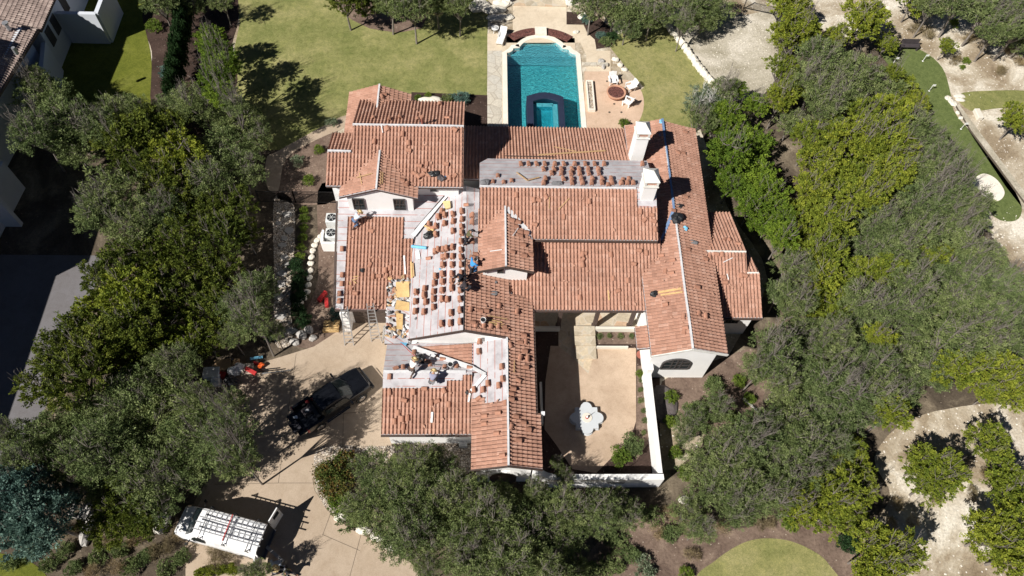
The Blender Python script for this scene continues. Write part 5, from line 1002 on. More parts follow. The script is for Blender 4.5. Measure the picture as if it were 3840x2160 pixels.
bucket(1812, 1210, 'BE', 'bucket with black mortar beside boards on the big east slope'); bucket(1690, 1376, 'GN', 'white bucket with dark mortar near the lower left ridge')
def board(px, py, px2, py2, pl, w, mat, label, th=.03, dz=.13, name='board', cat='board', group=None):
    a, b = on_plane(px, py, PL[pl]), on_plane(px2, py2, PL[pl]); mb = MB(); p = PL[pl]; u = Vector((-p[3], -p[4], 1)).normalized()
    mb.bar(a + u * dz, b + u * dz, w, th, u); return tag(mb.build(name, mat, None, True), label, cat, group)
for a in [(2019, 586, 2270, 570, 'PN', .14, 'wood', 'long brown board lying behind the white back slope, upper one'), (1895, 590, 2080, 594, 'PN', .1, 'dark_wood', 'long dark board along the foot of the white back slope'), (2075, 555, 2160, 573, 'PN', .04, 'wood', 'thin stick leaning over the long brown board'), (1937, 652, 1978, 683, 'MN', .09, 'wood', 'left stick of the crossed pair on the white back slope'), (1975, 683, 2022, 670, 'MN', .09, 'wood', 'right stick of the crossed pair on the white back slope'),
          (2093, 788, 2134, 745, 'MS', .05, 'wood', 'slanting stick on the front of the main roof'), (2058, 785, 2060, 742, 'MS', .04, 'wood', 'upright stick on the front of the main roof'), (1341, 670, 1400, 654, 'dAw', .05, 'wood', 'long stick of the crossed pair on the big dormer'), (1351, 652, 1360, 695, 'dAw', .05, 'wood', 'short stick of the crossed pair on the big dormer'), (1427, 648, 1425, 695, 'dAe', .05, 'wood', 'left stick on the shaded side of the big dormer'), (1434, 650, 1432, 692, 'dAe', .05, 'wood', 'right stick on the shaded side of the big dormer'),
          (1810, 1196, 1880, 1212, 'BE', .06, 'ply', 'top board of the pile by the bucket'), (1812, 1206, 1888, 1222, 'BE', .06, 'ply', 'middle board of the pile by the bucket'), (1830, 1216, 1882, 1228, 'BE', .06, 'ply', 'bottom board of the pile by the bucket'), (1826, 1186, 1900, 1200, 'BE', .05, 'wood', 'highest thin board near the bucket'), (2470, 1100, 2556, 1085, 'EW', .16, 'ply', 'upper pale board near the east ridge'), (2478, 1110, 2560, 1098, 'EW', .12, 'ply', 'lower pale board near the east ridge'), (2279, 1090, 2283, 1128, 'PS', .08, 'ply', 'short upright pale board on the porch roof'),
          (1544, 985, 1548, 1045, 'BW', .12, 'ply', 'pale board at the left edge of the white west slope'), (1551, 990, 1555, 1040, 'BW', .08, 'wood', 'second board at the left edge of the white west slope'), (1595, 850, 1628, 868, 'BW', .12, 'ply', 'short pale board above the rubber tub'), (1602, 862, 1632, 880, 'BW', .1, 'wood', 'second short board above the rubber tub'), (1460, 1250, 1560, 1345, 'GN', .03, 'red', 'thin red cord across the white lower left slope'), (1840, 946, 1885, 940, 'dBw', .05, 'shirt_white', 'thin white strip on the left slope of the small gable'), (1920, 888, 1945, 852, 'dBe', .05, 'flash', 'white metal strip on the right slope of the small gable'),
          (1326, 1040, 1345, 1037, 'G2', .05, 'ply', 'top small stick on the garage roof'), (1322, 1052, 1343, 1046, 'G2', .05, 'ply', 'middle small stick on the garage roof'), (1327, 1055, 1337, 1064, 'G2', .05, 'ply', 'lowest small stick on the garage roof'), (1313, 1058, 1316, 1074, 'G2', .05, 'ply', 'leftmost small stick on the garage roof'), (1516, 960, 1520, 1030, 'G2', .12, 'shirt_white', 'white drainage strip leading down to the debris'), (2710, 985, 2745, 968, 'NES', .05, 'shirt_white', 'white stick on the far right roof'), (2724, 1028, 2730, 1050, 'NES', .06, 'shirt_white', 'short white strip lower on the far right roof'), (1570, 1370, 1690, 1378, 'GN', .05, 'metal', 'long metal level behind the two straw hats'),
          (1618, 1585, 1621, 1545, 'GS', .14, 'shirt_white', 'white wedge of flashing on the lower left tiles'), (1762, 1475, 1757, 1508, 'GS', .12, 'shirt_white', 'small white flashing scrap at the right edge of the lower left roof'), (1926, 1355, 1925, 1400, 'BE', .05, 'wood', 'stick lying along the tiles right of the courtyard ridge'), (1430, 470, 1436, 500, 'AS', .06, 'shirt_white', 'white strip crossing the upper left ridge')]: board(*a)
# blue roll and white sheet on the west slope
a, b = on_plane(1545, 928, PL['BW']), on_plane(1600, 934, PL['BW']); mb = MB(); mb.tube(a + Vector((0, 0, .15)), b + Vector((0, 0, .15)), .11, .11, 12); tag(mb.build('membrane_roll', 'blue_light', None, True), 'light blue membrane roll at the left edge of the white west slope', 'roll')
def sheet3(pts, pl, mat, label, name='sheet', cat='sheet', dz=.05, th=.02):
    mb = MB(); p = PL[pl]; q = [on_plane(x, y, p) for x, y in pts]; n = len(q)
    rd = random.Random(int(pts[0][0])); lo = [v + Vector((0, 0, dz + rd.uniform(0, .05))) for v in q]; mb.add(lo + [v + Vector((0, 0, th)) for v in lo], [tuple(range(n - 1, -1, -1)), tuple(range(n, 2 * n))] + [(i, (i + 1) % n, n + (i + 1) % n, n + i) for i in range(n)])
    return tag(mb.build(name, mat, None, True), label, cat)
sheet3([(1556, 945), (1572, 942), (1577, 972), (1563, 976)], 'BW', 'white_plastic', 'crumpled white plastic sheet on the white west slope')
sheet3([(1485, 1062), (1534, 1060), (1536, 1118), (1486, 1120)], 'G2', 'ply', 'upper square yellow plywood sheet in the roof debris', 'plywood_sheet', 'plywood', .12)
PL['fl2'] = (0, 24, 3.35, 0, .03)
sheet3([(1488, 1128), (1536, 1138), (1535, 1170), (1480, 1163)], 'fl2', 'ply', 'middle slanted yellow plywood sheet in the roof debris', 'plywood_sheet', 'plywood', .1)
sheet3([(1486, 1178), (1512, 1182), (1510, 1240), (1488, 1238)], 'fl2', 'ply', 'lower narrow yellow plywood sheet in the roof debris', 'plywood_sheet', 'plywood', .12)
sheet3([(1660, 763), (1688, 760), (1690, 785), (1672, 790)], 'BW', 'straw', 'yellow square tool case at the top of the white west slope', 'tool_case', 'tool case', .1, .14)
sheet3([(1774, 1011), (1786, 1004), (1790, 1018), (1778, 1026)], 'BE', 'blue', 'blue plastic box at the feet of the person in blue', 'plastic_box', 'box', .1, .12)
sheet3([(1478, 1245), (1500, 1252), (1522, 1262), (1535, 1280), (1522, 1300), (1504, 1290), (1485, 1272), (1470, 1262)], 'GN', 'blue_light', 'crumpled light blue tarp at the top of the lower left slope', 'tarp', 'tarp', .08, .06)
rd = random.Random(11); zones = [((1456, 1536), (1040, 1062), 'G2', 12), ((1454, 1486), (1066, 1120), 'G2', 16), ((1452, 1536), (1118, 1135), 'G2', 14), ((1452, 1490), (1135, 1175), 'G2', 12), ((1452, 1536), (1170, 1265), 'fl2', 34), ((1500, 1555), (1255, 1290), 'GN', 14)]
cnt = 0; scr = []
for zx, zy, pl, n in zones:
    for _ in range(n): scr.append((rd.uniform(*zx), rd.uniform(*zy), pl))
scr.sort()
mats = ['grey_cloth', 'shirt_white', 'tile_piece', 'stone_grey', 'wood', 'shirt_white', 'cardboard', 'stone_grey', 'tile_loose', 'black_plastic']
dm = []
for k in range(8):
    mb = MB(); mb.blob((0, 0, .05), (rd.uniform(.1, .24), rd.uniform(.08, .18), rd.uniform(.03, .08)), k, .5, 7, 4); me = bpy.data.meshes.new('debris_scrap'); me.from_pydata(mb.v, [], mb.f); dm.append(me)
for i, (x, y, pl) in enumerate(scr):
    mt = rd.choice(mats); key = (mt, rd.randrange(8)); me = dm[key[1]].copy(); me.materials.clear(); me.materials.append(M[mt]); o = bpy.data.objects.new('debris_scrap', me); col.objects.link(o)
    o.location = on_plane(x, y, PL[pl]) + Vector((0, 0, .06)); o.rotation_euler = (rd.uniform(-.4, .4), rd.uniform(-.4, .4), rd.uniform(0, 6.28))
    tag(o, 'torn scrap in the debris heap between garage tiles and white west slope', 'debris', 'roofing debris heap')
# broken tile chips over the tiled roofs
chips = [('AS', 1320, 1735, 500, 690, 14), ('MS', 1850, 2400, 720, 890, 16), ('PS', 2040, 2400, 940, 1150, 22), ('EW', 2450, 2560, 960, 1280, 20), ('EE', 2590, 2680, 900, 1280, 14), ('NES', 2720, 2840, 1000, 1170, 10), ('GS', 1450, 1740, 1460, 1600, 10), ('BE', 1780, 1950, 1080, 1160, 8), ('G2', 1310, 1440, 840, 1140, 10), ('AN', 1500, 1730, 395, 460, 6), ('CW', 1780, 1880, 1480, 1600, 8)]
cm = []
for k in range(5):
    mb = MB(); a = [(.16 * rd.uniform(.6, 1) * math.cos(t), .07 * rd.uniform(.7, 1) * math.sin(t)) for t in (0, 1.3, 2.5, 3.7, 5)]; mb.prism(a, 0, .035); me = bpy.data.meshes.new('tile_chip'); me.from_pydata(mb.v, [], mb.f); me.materials.append(M['tile_piece']); cm.append(me)
RN = {'AS': 'upper left front slope', 'MS': 'main front slope', 'PS': 'long porch slope', 'EW': 'inner east wing slope', 'EE': 'outer east wing slope', 'NES': 'small far right roof', 'GS': 'lower left roof', 'BE': 'big east slope', 'G2': 'garage roof', 'AN': 'upper left back slope', 'CW': 'slope left of the courtyard ridge'}
for pl, x0, x1, y0, y1, n in chips:
    for i in range(int(n * .65)):
        o = bpy.data.objects.new('tile_chip', rd.choice(cm)); col.objects.link(o); p = PL[pl]; gz = Vector((-p[3], -p[4], 1)).normalized()
        o.location = on_plane(rd.uniform(x0, x1), rd.uniform(y0, y1), p) + gz * .12; o.rotation_euler = (gz.to_track_quat('Z', 'Y').to_matrix() @ Matrix.Rotation(rd.uniform(0, 6.28), 3, 'Z')).to_euler()
        tag(o, 'small broken tile chip lying on the tiles of the ' + RN[pl], 'tile chip', 'tile chips on the ' + RN[pl])

# ---------------------------------------------------------------- junk on the ground
def gbox(px, py, d, rz, mat, label, name, cat=None, z=0):
    mb = MB(); c = W(px, py); mb.box(c + Vector((0, 0, z + d[2] / 2)), d, rz); return tag(mb.build(name, mat, None, True, bevel=.01), label, cat or name.replace('_', ' '))
gbox(1210, 1116, (.9, .28, .3), R_(60), 'red', 'long red box leaning in the rock bed left of the garage, upper one', 'red_box'); gbox(1226, 1138, (.75, .26, .25), R_(100), 'red', 'red box in the rock bed left of the garage, lower one', 'red_box')
for i in range(9):
    mb = MB(); c = W(1244, 1226 + 0) + Vector((0, -.42 + (i % 5) * .2, .1 + .14 * (i // 5))); mb.bar(c - Vector((.55, 0, 0)), c + Vector((.55, .04, 0)), .13, .12)
    tag(mb.build('lumber_piece', 'ply', None, True), 'reddish sawn timber in the bundle left of the tall ladder', 'timber', 'bundle of sawn timbers')
gbox(800, 1408, (1.05, .75, .6), R_(2), 'white_paint', 'white box at the left end of the junk pile', 'white_box'); gbox(815, 1432, (.55, .7, .5), R_(2), 'white_paint', 'smaller white box below the white box in the junk pile', 'white_box')
gbox(842, 1378, (1.1, .8, .5), R_(10), 'cardboard', 'brown cardboard box in the junk pile', 'cardboard_box'); gbox(832, 1412, (.7, .4, .4), R_(-10), 'red', 'red carton between the white box and the black bag', 'carton'); gbox(936, 1395, (.75, .8, .04), R_(5), 'stone_tan', 'tan board lying at the right of the junk pile', 'board', z=.5)
gbox(950, 1406, (.85, .25, .2), R_(-28), 'red', 'pinkish red box over the tan board of the junk pile', 'red_box', z=.55)
for px, py, r, m_, l in [(890, 1385, (.62, .45, .4), 'shirt_white', 'clear white plastic wrap heaped on the junk pile'), (868, 1428, (.5, .4, .32), 'black_plastic', 'black shiny bag at the front of the junk pile'), (978, 1370, (.22, .2, .16), 'orange', 'orange cloth at the right of the junk pile'), (960, 1362, (.18, .15, .12), 'red', 'red cloth at the right of the junk pile'), (862, 1350, (.4, .18, .18), 'bench_dark', 'dark roll standing behind the junk pile'), (884, 1362, (.3, .3, .3), 'cardboard', 'crumpled brown paper on the junk pile')]:
    mb = MB(); c = W(px, py, .3); mb.blob(c, r, int(px), .38, 14, 8); tag(mb.build('plastic_wrap' if 'wrap' in l else 'cloth' if 'cloth' in l else 'bag' if 'bag' in l else 'roll' if 'roll' in l else 'crumpled_paper', m_, None, True), l, 'junk')
mb = MB(); a, b = W(938, 1346, .2), W(985, 1338, .2); mb.bar(a, b, .18, .08); tag(mb.build('plank', 'blue_light', None, True), 'light blue plank behind the junk pile', 'plank')
for i, (a, b, m_) in enumerate((((975, 1402), (1090, 1388), 'metal'), ((972, 1395), (1062, 1384), 'black_plastic'), ((970, 1388), (1042, 1380), 'black_plastic'))):
    mb = MB(); mb.bar(W(*a, .3), W(*b, .15), .06, .06); tag(mb.build('pole', m_, None, True), ('silver pole with red tip', 'upper dark pole', 'shortest dark pole')[i if i == 0 else i] + ' sticking out of the junk pile', 'pole')
mb = MB(); c = W(674, 2012); mb.tube(c, c + Vector((0, 0, .25)), .12, .12, 12); tag(mb.build('bucket', 'white_plastic', None, True), 'small white pail by the front wheel of the white van', 'bucket')

# ---------------------------------------------------------------- foliage
def crown_mesh(name, mat, R=3.0, Hh=2.6, seed=0, lobes=9, clumps=260, per=24, ln=(.22, .42), wd=(.06, .11), spread=.24, up=.5, tight=1.0, cone=False, plume=0.0):
    rd = random.Random(seed); vs, fs, tint = [], [], []; L = []
    for i in range(lobes):
        a = 6.283 * i / lobes + rd.uniform(-.5, .5); q = 0 if i == 0 else rd.uniform(.35, .68); r = rd.uniform(.32, .52) if i else .6
        L.append((R * q * math.cos(a), R * q * math.sin(a), rd.uniform(-.1, .35) * Hh + (Hh * .15 if i == 0 else 0), R * r, Hh * rd.uniform(.45, .62)))
    for c in range(clumps):
        lx, ly, lz, lr, lh = L[rd.randrange(len(L))]
        a = rd.uniform(0, 6.283); b = math.asin(rd.uniform(-.45, 1)); n = Vector((math.cos(a) * math.cos(b), math.sin(a) * math.cos(b), math.sin(b)))
        s = rd.uniform(.72, 1.08) ** .6; p = Vector((lx + n.x * lr * s, ly + n.y * lr * s, lz + n.z * lh * s))
        if cone: rr = math.hypot(p.x, p.y) / R; p.z += (1 - rr) * Hh * .7
        t0 = rd.random(); ax = (n + Vector((0, 0, up)) + Vector((rd.gauss(0, .4), rd.gauss(0, .4), 0))).normalized(); cs = rd.uniform(.6, 1.35); pl_ = (Vector((n.x, n.y, n.z * .5 + .25)) + Vector((rd.gauss(0, .3), rd.gauss(0, .3), 0))) * plume * rd.uniform(.5, 1.3)
        for k in range(per):
            o = p + Vector((rd.gauss(0, spread), rd.gauss(0, spread), rd.gauss(0, spread * .7))) * cs * (1 - .5 * (k / per if plume else 0)) + pl_ * (k / per)
            d = (ax * tight + Vector((rd.gauss(0, 1), rd.gauss(0, 1), rd.gauss(0, .7))) * .8).normalized(); l = rd.uniform(*ln); w = rd.uniform(*wd)
            sd_ = d.cross(Vector((rd.gauss(0, 1), rd.gauss(0, 1), rd.gauss(0, 1)))).normalized() * w; m_ = o + d * l * .5 + n * l * .06; i0 = len(vs)
            vs += [o, m_ + sd_, o + d * l, m_ - sd_]; fs.append((i0, i0 + 1, i0 + 2, i0 + 3)); tint.append(min(1, max(0, t0 * .6 + rd.random() * .4)))
    me = bpy.data.meshes.new(name); me.from_pydata(vs, [], fs); at_ = me.attributes.new('tint', 'FLOAT', 'FACE'); at_.data.foreach_set('value', tint)
    me.materials.append(M[mat]); return me, L
def trunk_mesh(L, h0, mat, seed=0, twigs=30, R=3.0, Hh=2.6, r0=.16):
    rd = random.Random(seed); mb = MB(); base = Vector((0, 0, -h0)); fork = Vector((rd.uniform(-.2, .2), rd.uniform(-.2, .2), -h0 * .5)); mb.tube(base, fork, r0, r0 * .75, 7)
    for lx, ly, lz, lr, lh in L:
        mid = fork.lerp(Vector((lx, ly, lz)), .55) + Vector((rd.uniform(-.3, .3), rd.uniform(-.3, .3), -.1)); e = Vector((lx, ly, lz)); mb.tube(fork, mid, r0 * .55, r0 * .4, 5); mb.tube(mid, e, r0 * .4, r0 * .2, 5)
        a00 = rd.uniform(0, 6.28)
        for k in range(twigs // len(L) * (rd.random() < .6) * 2):
            a = a00 + rd.gauss(0, 1.1); b = rd.uniform(-.1, 1.4); n = Vector((math.cos(a) * math.cos(b), math.sin(a) * math.cos(b), math.sin(b))); q = e + Vector((n.x * lr, n.y * lr, n.z * lh)) * rd.uniform(.8, 1.08)
            e_ = e; e = e.lerp(q, .45 + .3 * rd.random()) if twigs > 50 else e
            m2 = e.lerp(q, .55) + Vector((rd.uniform(-.2, .2), rd.uniform(-.2, .2), rd.uniform(-.1, .1))); m3 = m2.lerp(q, .6) + Vector((rd.uniform(-.2, .2), rd.uniform(-.2, .2), rd.uniform(0, .15))); tk = .62 if twigs > 50 else 1
            if twigs > 50: mb.tube(e_, e, .02, .018, 3, False)
            mb.tube(e, m2, .03 * tk, .02 * tk, 4, False); mb.tube(m2, m3, .02 * tk, .013 * tk, 3, False); mb.tube(m3, q + Vector((0, 0, .08)), .013 * tk, .006, 3, False)
            q2 = m2 + (q - m2) * .9 + Vector((rd.uniform(-.4, .4), rd.uniform(-.4, .4), 0)); mb.tube(m2, q2, .016, .006, 3, False); e = e_
    me = bpy.data.meshes.new('trunk'); me.from_pydata(mb.v, [], mb.f); me.materials.append(M[mat]); return me
KIND = {}
def mk(k, n, mat, bark, twigs, **kw):
    KIND[k] = []
    for i in range(n):
        me, L = crown_mesh(k + '_crown', mat, seed=hash_(k) + i, **kw); KIND[k].append((me, trunk_mesh(L, kw.get('h0', 2.6), bark, i, twigs)))
def hash_(s): return sum(ord(c) * 7 for c in s)
mk('juniper', 4, 'juniper', 'bark', 24, lobes=11, clumps=270, per=34, ln=(.16, .34), wd=(.05, .10), spread=.15, tight=1.3, plume=.5)
mk('juniper_green', 3, 'juniper_green', 'bark', 24, lobes=10, clumps=210, per=42, ln=(.16, .34), wd=(.05, .10), spread=.17, tight=1.3, plume=.75)
mk('juniper_dark', 3, 'juniper_dark', 'bark', 24, lobes=10, clumps=190, per=34, ln=(.2, .38), wd=(.05, .09), spread=.16, tight=1.4, plume=.6)
mk('oak', 4, 'oak', 'bark_pale', 52, lobes=13, clumps=250, per=38, ln=(.16, .34), wd=(.03, .06), spread=.22, tight=.9, plume=.35)
mk('oak_green', 4, 'oak_green', 'bark', 60, lobes=12, clumps=250, per=34, ln=(.16, .36), wd=(.03, .06), spread=.22, tight=1.0, plume=.45)
mk('cypress', 2, 'cypress', 'bark', 10, lobes=10, clumps=340, per=24, ln=(.2, .4), wd=(.05, .1), spread=.17, tight=1.5, cone=True)
def shrub_mesh(name, mat, seed, R=1.0, Hh=.8, **kw): return crown_mesh(name, mat, R, Hh, seed, **{**dict(lobes=6, clumps=90, per=26, ln=(.08, .17), wd=(.03, .055), spread=.09), **kw})[0]
SH = {'bright': [shrub_mesh('bright_shrub', 'bright', i) for i in range(2)], 'hedge': [shrub_mesh('hedge_shrub', 'hedge', 5 + i, clumps=120) for i in range(2)], 'oak_green': [shrub_mesh('green_shrub', 'oak_green', 9 + i) for i in range(2)],
      'red_shrub': [shrub_mesh('red_shrub', 'red_shrub', 13, clumps=240, per=30, ln=(.05, .1), wd=(.03, .05))], 'juniper': [shrub_mesh('juniper_shrub', 'juniper', 15 + i, clumps=150, spread=.07) for i in range(2)], 'cypress': [shrub_mesh('grey_shrub', 'cypress', 18)], 'oak': [shrub_mesh('dry_shrub', 'oak', 21, per=18)],
      'straw_grass': [shrub_mesh('grass_tuft', 'straw_grass', 24 + i, lobes=3, clumps=30, per=30, ln=(.3, .6), wd=(.012, .022), up=1.5, spread=.2, tight=1.6) for i in range(2)]}
TC_ = [0]
KN = {'juniper_green': ('juniper_tree', 'bright green juniper'), 'juniper': ('juniper_tree', 'yellow-green juniper'), 'juniper_dark': ('juniper_tree', 'dark green juniper'), 'oak': ('oak_tree', 'grey-green live oak'), 'oak_green': ('oak_tree', 'green live oak'), 'cypress': ('cypress_tree', 'blue-green cypress')}
def trees(zone, group, items):
    by = {}
    for it in items: by.setdefault(it[3], []).append(it)
    for k, its in by.items():
        its.sort(key=lambda q: (q[0], q[1]))
        for i, it in enumerate(its):
            x, y, r, _ = it[:4]; kk = k
            if k == 'oak' and (int(x) * 7 + int(y)) % 5 == 0: kk = 'oak_green'
            R = r / 39.5 * (1.0 if y > 600 else 1.0 + (600 - y) / 1500); h = it[4] if len(it) > 4 else min(6.5, 2.2 + R * 1.15) * random.Random(int(x * 3 + y)).uniform(.62, 1.2)
            sc = R / 3.0 * 1.03; zc = max(h - 2.6 * .55 * sc, h * .55); c = V(x, y, zc); TC_[0] += 1; rd = random.Random(TC_[0]); me, tr = KIND[kk][TC_[0] % len(KIND[kk])]
            t = root(KN[k][0], (c.x, c.y, 0), rd.uniform(0, 6.28), '%s, %s' % (KN[k][1], zone) if len(its) == 1 else '%s, %s, %s' % (KN[k][1], rank(i, len(its)), zone), 'tree', group)
            for nm, m_ in (('crown', me), ('trunk', tr)):
                o = bpy.data.objects.new(nm, m_); col.objects.link(o); o.parent = t; o.location = (0, 0, zc)
                o.scale = (sc, sc, sc if nm == 'crown' else max(sc, zc / 2.6)) if nm == 'crown' else (sc, sc, zc / 2.6)
def shrubs(items):
    for it in items:
        x, y, r, k, label = it[:5]; R = r / 39.5 * (1.0 if y > 600 else 1.0 + (600 - y) / 1500); TC_[0] += 1; z0 = it[5] if len(it) > 5 else 0
        o = bpy.data.objects.new({'straw_grass': 'grass_tuft'}.get(k, 'shrub'), SH[k][TC_[0] % len(SH[k])]); col.objects.link(o); c = V(x, y, .45 * R + z0); o.location = (c.x, c.y, .42 * R + z0); o.rotation_euler = (0, 0, TC_[0] * 1.7); o.scale = (R, R, R * (.8 if R > .6 else 1.1))
        tag(o, label, 'grass tuft' if k == 'straw_grass' else 'shrub')
J_, D_, O_, G_ = 'juniper', 'juniper_dark', 'oak', 'oak_green'; N_ = 'juniper_green'
trees('at the top left by the side lawn', 'trees at the top left', [(120, 250, 62, G_), (95, 205, 40, G_), (175, 310, 75, G_), (95, 340, 60, G_), (190, 380, 60, G_), (300, 290, 58, G_), (345, 280, 46, G_), (250, 330, 55, G_), (430, 280, 50, G_), (500, 255, 55, G_), (600, 310, 62, O_), (560, 290, 50, O_), (640, 350, 40, O_), (560, 5, 30, G_), (400, 0, 45, G_), (470, 15, 40, G_), (440, -15, 50, G_)])
trees('in the left belt beside the garage', 'trees of the left belt', [(330, 360, 75, D_), (400, 345, 75, D_), (460, 400, 70, J_), (430, 470, 75, D_), (350, 440, 60, D_), (560, 400, 75, O_), (610, 440, 55, O_), (520, 460, 60, O_), (290, 500, 80, O_), (250, 540, 60, O_), (340, 560, 70, O_), (400, 540, 60, O_), (470, 540, 60, J_), (540, 530, 60, D_), (600, 520, 50, D_), (480, 610, 75, D_), (410, 640, 75, D_), (560, 600, 65, D_), (620, 590, 45, D_), (530, 100, 34, N_, 4), (545, 140, 38, N_, 5), (560, 175, 38, N_, 6), (545, 205, 36, N_, 6), (560, 240, 36, N_, 6), (590, 265, 30, O_, 6), (538, 122, 36, N_, 2.6), (556, 165, 38, N_, 3), (552, 205, 38, N_, 3.2), (570, 190, 30, N_, 3)])  # last low junipers are added under the taller ones to fill their shadow
trees('in the left belt beside the neighbour drive', 'trees of the left belt, lower', [(330, 660, 70, D_), (270, 700, 60, D_), (340, 740, 80, J_), (420, 740, 75, D_), (500, 700, 70, D_), (560, 690, 55, D_), (530, 780, 65, D_), (270, 790, 75, J_), (200, 850, 70, D_), (350, 830, 75, D_), (440, 840, 70, J_), (260, 880, 75, D_), (150, 900, 60, D_), (330, 920, 70, J_), (130, 970, 65, D_), (200, 960, 70, D_), (520, 860, 55, D_), (610, 760, 60, G_), (650, 730, 55, G_), (640, 805, 50, G_, 6), (585, 845, 36, G_, 3.4), (690, 835, 28, G_)])
trees('left of the driveway above the van', 'trees left of the driveway', [(400, 950, 70, G_), (455, 920, 50, G_, 4), (500, 1020, 50, G_, 4.5), (590, 1030, 45, G_, 5.5), (330, 1010, 75, G_), (250, 1040, 75, G_), (160, 1090, 75, G_), (90, 1120, 70, G_), (60, 1180, 55, G_), (420, 1050, 80, G_), (510, 1100, 80, G_), (575, 1100, 62, G_, 6.8), (600, 1150, 48, G_, 6.2), (340, 1110, 80, G_), (240, 1140, 75, G_), (160, 1170, 60, G_), (290, 1200, 70, G_), (375, 1190, 75, G_, 4.6), (455, 1185, 62, G_, 4), (400, 1262, 50, G_, 3.4), (330, 1260, 60, D_), (290, 1310, 62, D_), (370, 1310, 50, D_), (230, 1230, 40, G_), (10, 1100, 40, G_)])
trees('at the bottom left corner', 'blue cypresses', [(60, 1250, 65, 'cypress'), (120, 1310, 75, 'cypress'), (40, 1340, 65, 'cypress'), (170, 1250, 40, 'cypress'), (20, 1220, 45, 'cypress')])
trees('at the top centre round the mulch island', 'trees at the top centre', [(870, 5, 50, D_), (920, 10, 45, D_), (980, 5, 50, G_), (1040, 15, 50, G_), (1100, 5, 50, G_), (1155, 10, 40, G_)])
trees('above the patio lawn at the top', 'trees above the patio lawn', [(1490, 15, 48, G_), (1545, 30, 52, G_), (1600, 15, 60, G_), (1640, 40, 42, G_), (1575, 70, 35, G_), (1740, 15, 50, G_), (1790, 20, 55, G_), (1770, 50, 42, G_), (1690, 0, 45, G_), (1720, 60, 30, G_)])
trees('round the clearing at the top right', 'trees by the clearing', [(1985, 20, 50, J_), (2010, 65, 45, J_), (1975, 95, 42, J_), (2025, 100, 45, J_), (2165, 55, 60, J_), (2110, 95, 32, J_), (2230, 112, 30, J_), (2300, 0, 45, J_), (2420, 5, 60, O_), (2350, 10, 45, O_), (2480, 30, 60, O_), (2510, 75, 50, O_), (2570, 60, 60, G_), (2570, 110, 40, G_), (2560, 300, 45, 'juniper', 3.2), (2545, 20, 50, G_)])
trees('just right of the east wing', 'junipers by the east wing', [(1770, 262, 50, O_), (1810, 230, 35, O_), (1755, 300, 40, O_), (1850, 225, 28, N_), (1825, 290, 40, N_), (1800, 320, 32, N_), (1860, 340, 50, N_), (1830, 390, 58, N_), (1900, 370, 45, N_), (1880, 440, 60, N_), (1840, 460, 42, N_), (1930, 480, 50, N_), (1890, 520, 50, N_), (1960, 540, 45, N_), (1930, 570, 45, N_), (1965, 600, 45, N_), (1900, 270, 35, N_)])
trees('in the wood below the clearing', 'upper east wood', [(2060, 155, 60, O_), (2110, 180, 60, O_), (2160, 190, 60, O_), (2050, 215, 55, O_), (2210, 225, 55, O_), (2130, 240, 60, O_), (1965, 165, 38, J_), (1990, 220, 42, J_), (1965, 250, 40, J_), (2075, 275, 55, O_), (1990, 310, 45, O_), (2250, 185, 25, J_), (2270, 230, 42, J_), (2310, 260, 30, J_), (2230, 290, 60, J_), (2170, 290, 45, J_), (2290, 310, 50, O_), (2330, 360, 50, O_), (2380, 400, 45, O_)])
trees('in the wood left of the putting green', 'middle east wood', [(2040, 350, 50, J_), (2090, 330, 50, J_), (2140, 350, 60, J_), (2200, 360, 65, J_), (2260, 380, 50, J_), (2060, 410, 60, J_), (2120, 420, 60, J_), (2180, 430, 60, J_), (2240, 440, 55, J_), (2290, 420, 50, O_), (2340, 440, 55, O_), (2400, 450, 50, O_), (2365, 425, 25, J_), (2380, 500, 60, O_), (2320, 510, 60, O_), (2260, 500, 60, O_), (2100, 490, 60, J_), (2170, 500, 55, J_), (2210, 480, 40, J_), (2040, 480, 50, J_), (2440, 510, 50, O_), (2440, 560, 50, O_)])
trees('in the wood level with the far right roof', 'central east wood', [(2030, 550, 60, J_), (2090, 560, 60, J_), (2160, 560, 50, O_), (2220, 560, 55, O_), (2010, 610, 50, J_), (2070, 630, 60, J_), (2130, 630, 50, O_), (2190, 620, 55, O_), (2250, 620, 55, O_), (2310, 590, 60, O_), (2380, 570, 60, O_), (2340, 640, 45, J_), (2290, 660, 40, O_), (2390, 640, 32, J_), (2430, 630, 55, O_), (2480, 640, 50, O_), (1990, 680, 55, O_), (2050, 700, 60, J_), (2110, 700, 60, J_), (2170, 690, 50, J_), (2230, 690, 55, J_), (2300, 720, 60, O_), (2370, 700, 55, O_), (2430, 700, 55, O_), (2500, 710, 50, O_), (2560, 740, 50, G_), (2540, 690, 30, O_)])
trees('in the wood right of the arched window', 'lower east wood', [(1965, 740, 45, O_), (2000, 770, 55, O_), (2060, 770, 55, J_), (2110, 770, 45, J_), (2160, 760, 60, O_), (2220, 770, 60, O_), (2280, 780, 55, O_), (2340, 780, 60, O_), (2410, 770, 60, O_), (2470, 780, 60, O_), (2530, 800, 50, G_), (2030, 840, 55, O_), (2090, 840, 50, O_), (2150, 830, 55, O_), (2210, 850, 40, J_), (2250, 850, 55, O_), (2320, 850, 60, O_), (2390, 850, 60, O_), (2460, 860, 60, O_), (2540, 870, 55, G_), (1960, 890, 65, O_), (1910, 930, 45, O_), (2020, 910, 60, O_), (2080, 900, 55, O_), (2140, 910, 55, O_), (2200, 920, 55, O_), (2270, 920, 60, O_), (2340, 930, 55, O_), (2400, 930, 55, J_), (2460, 940, 55, J_), (2530, 940, 55, J_), (2560, 1000, 45, J_), (2490, 990, 38, J_)])
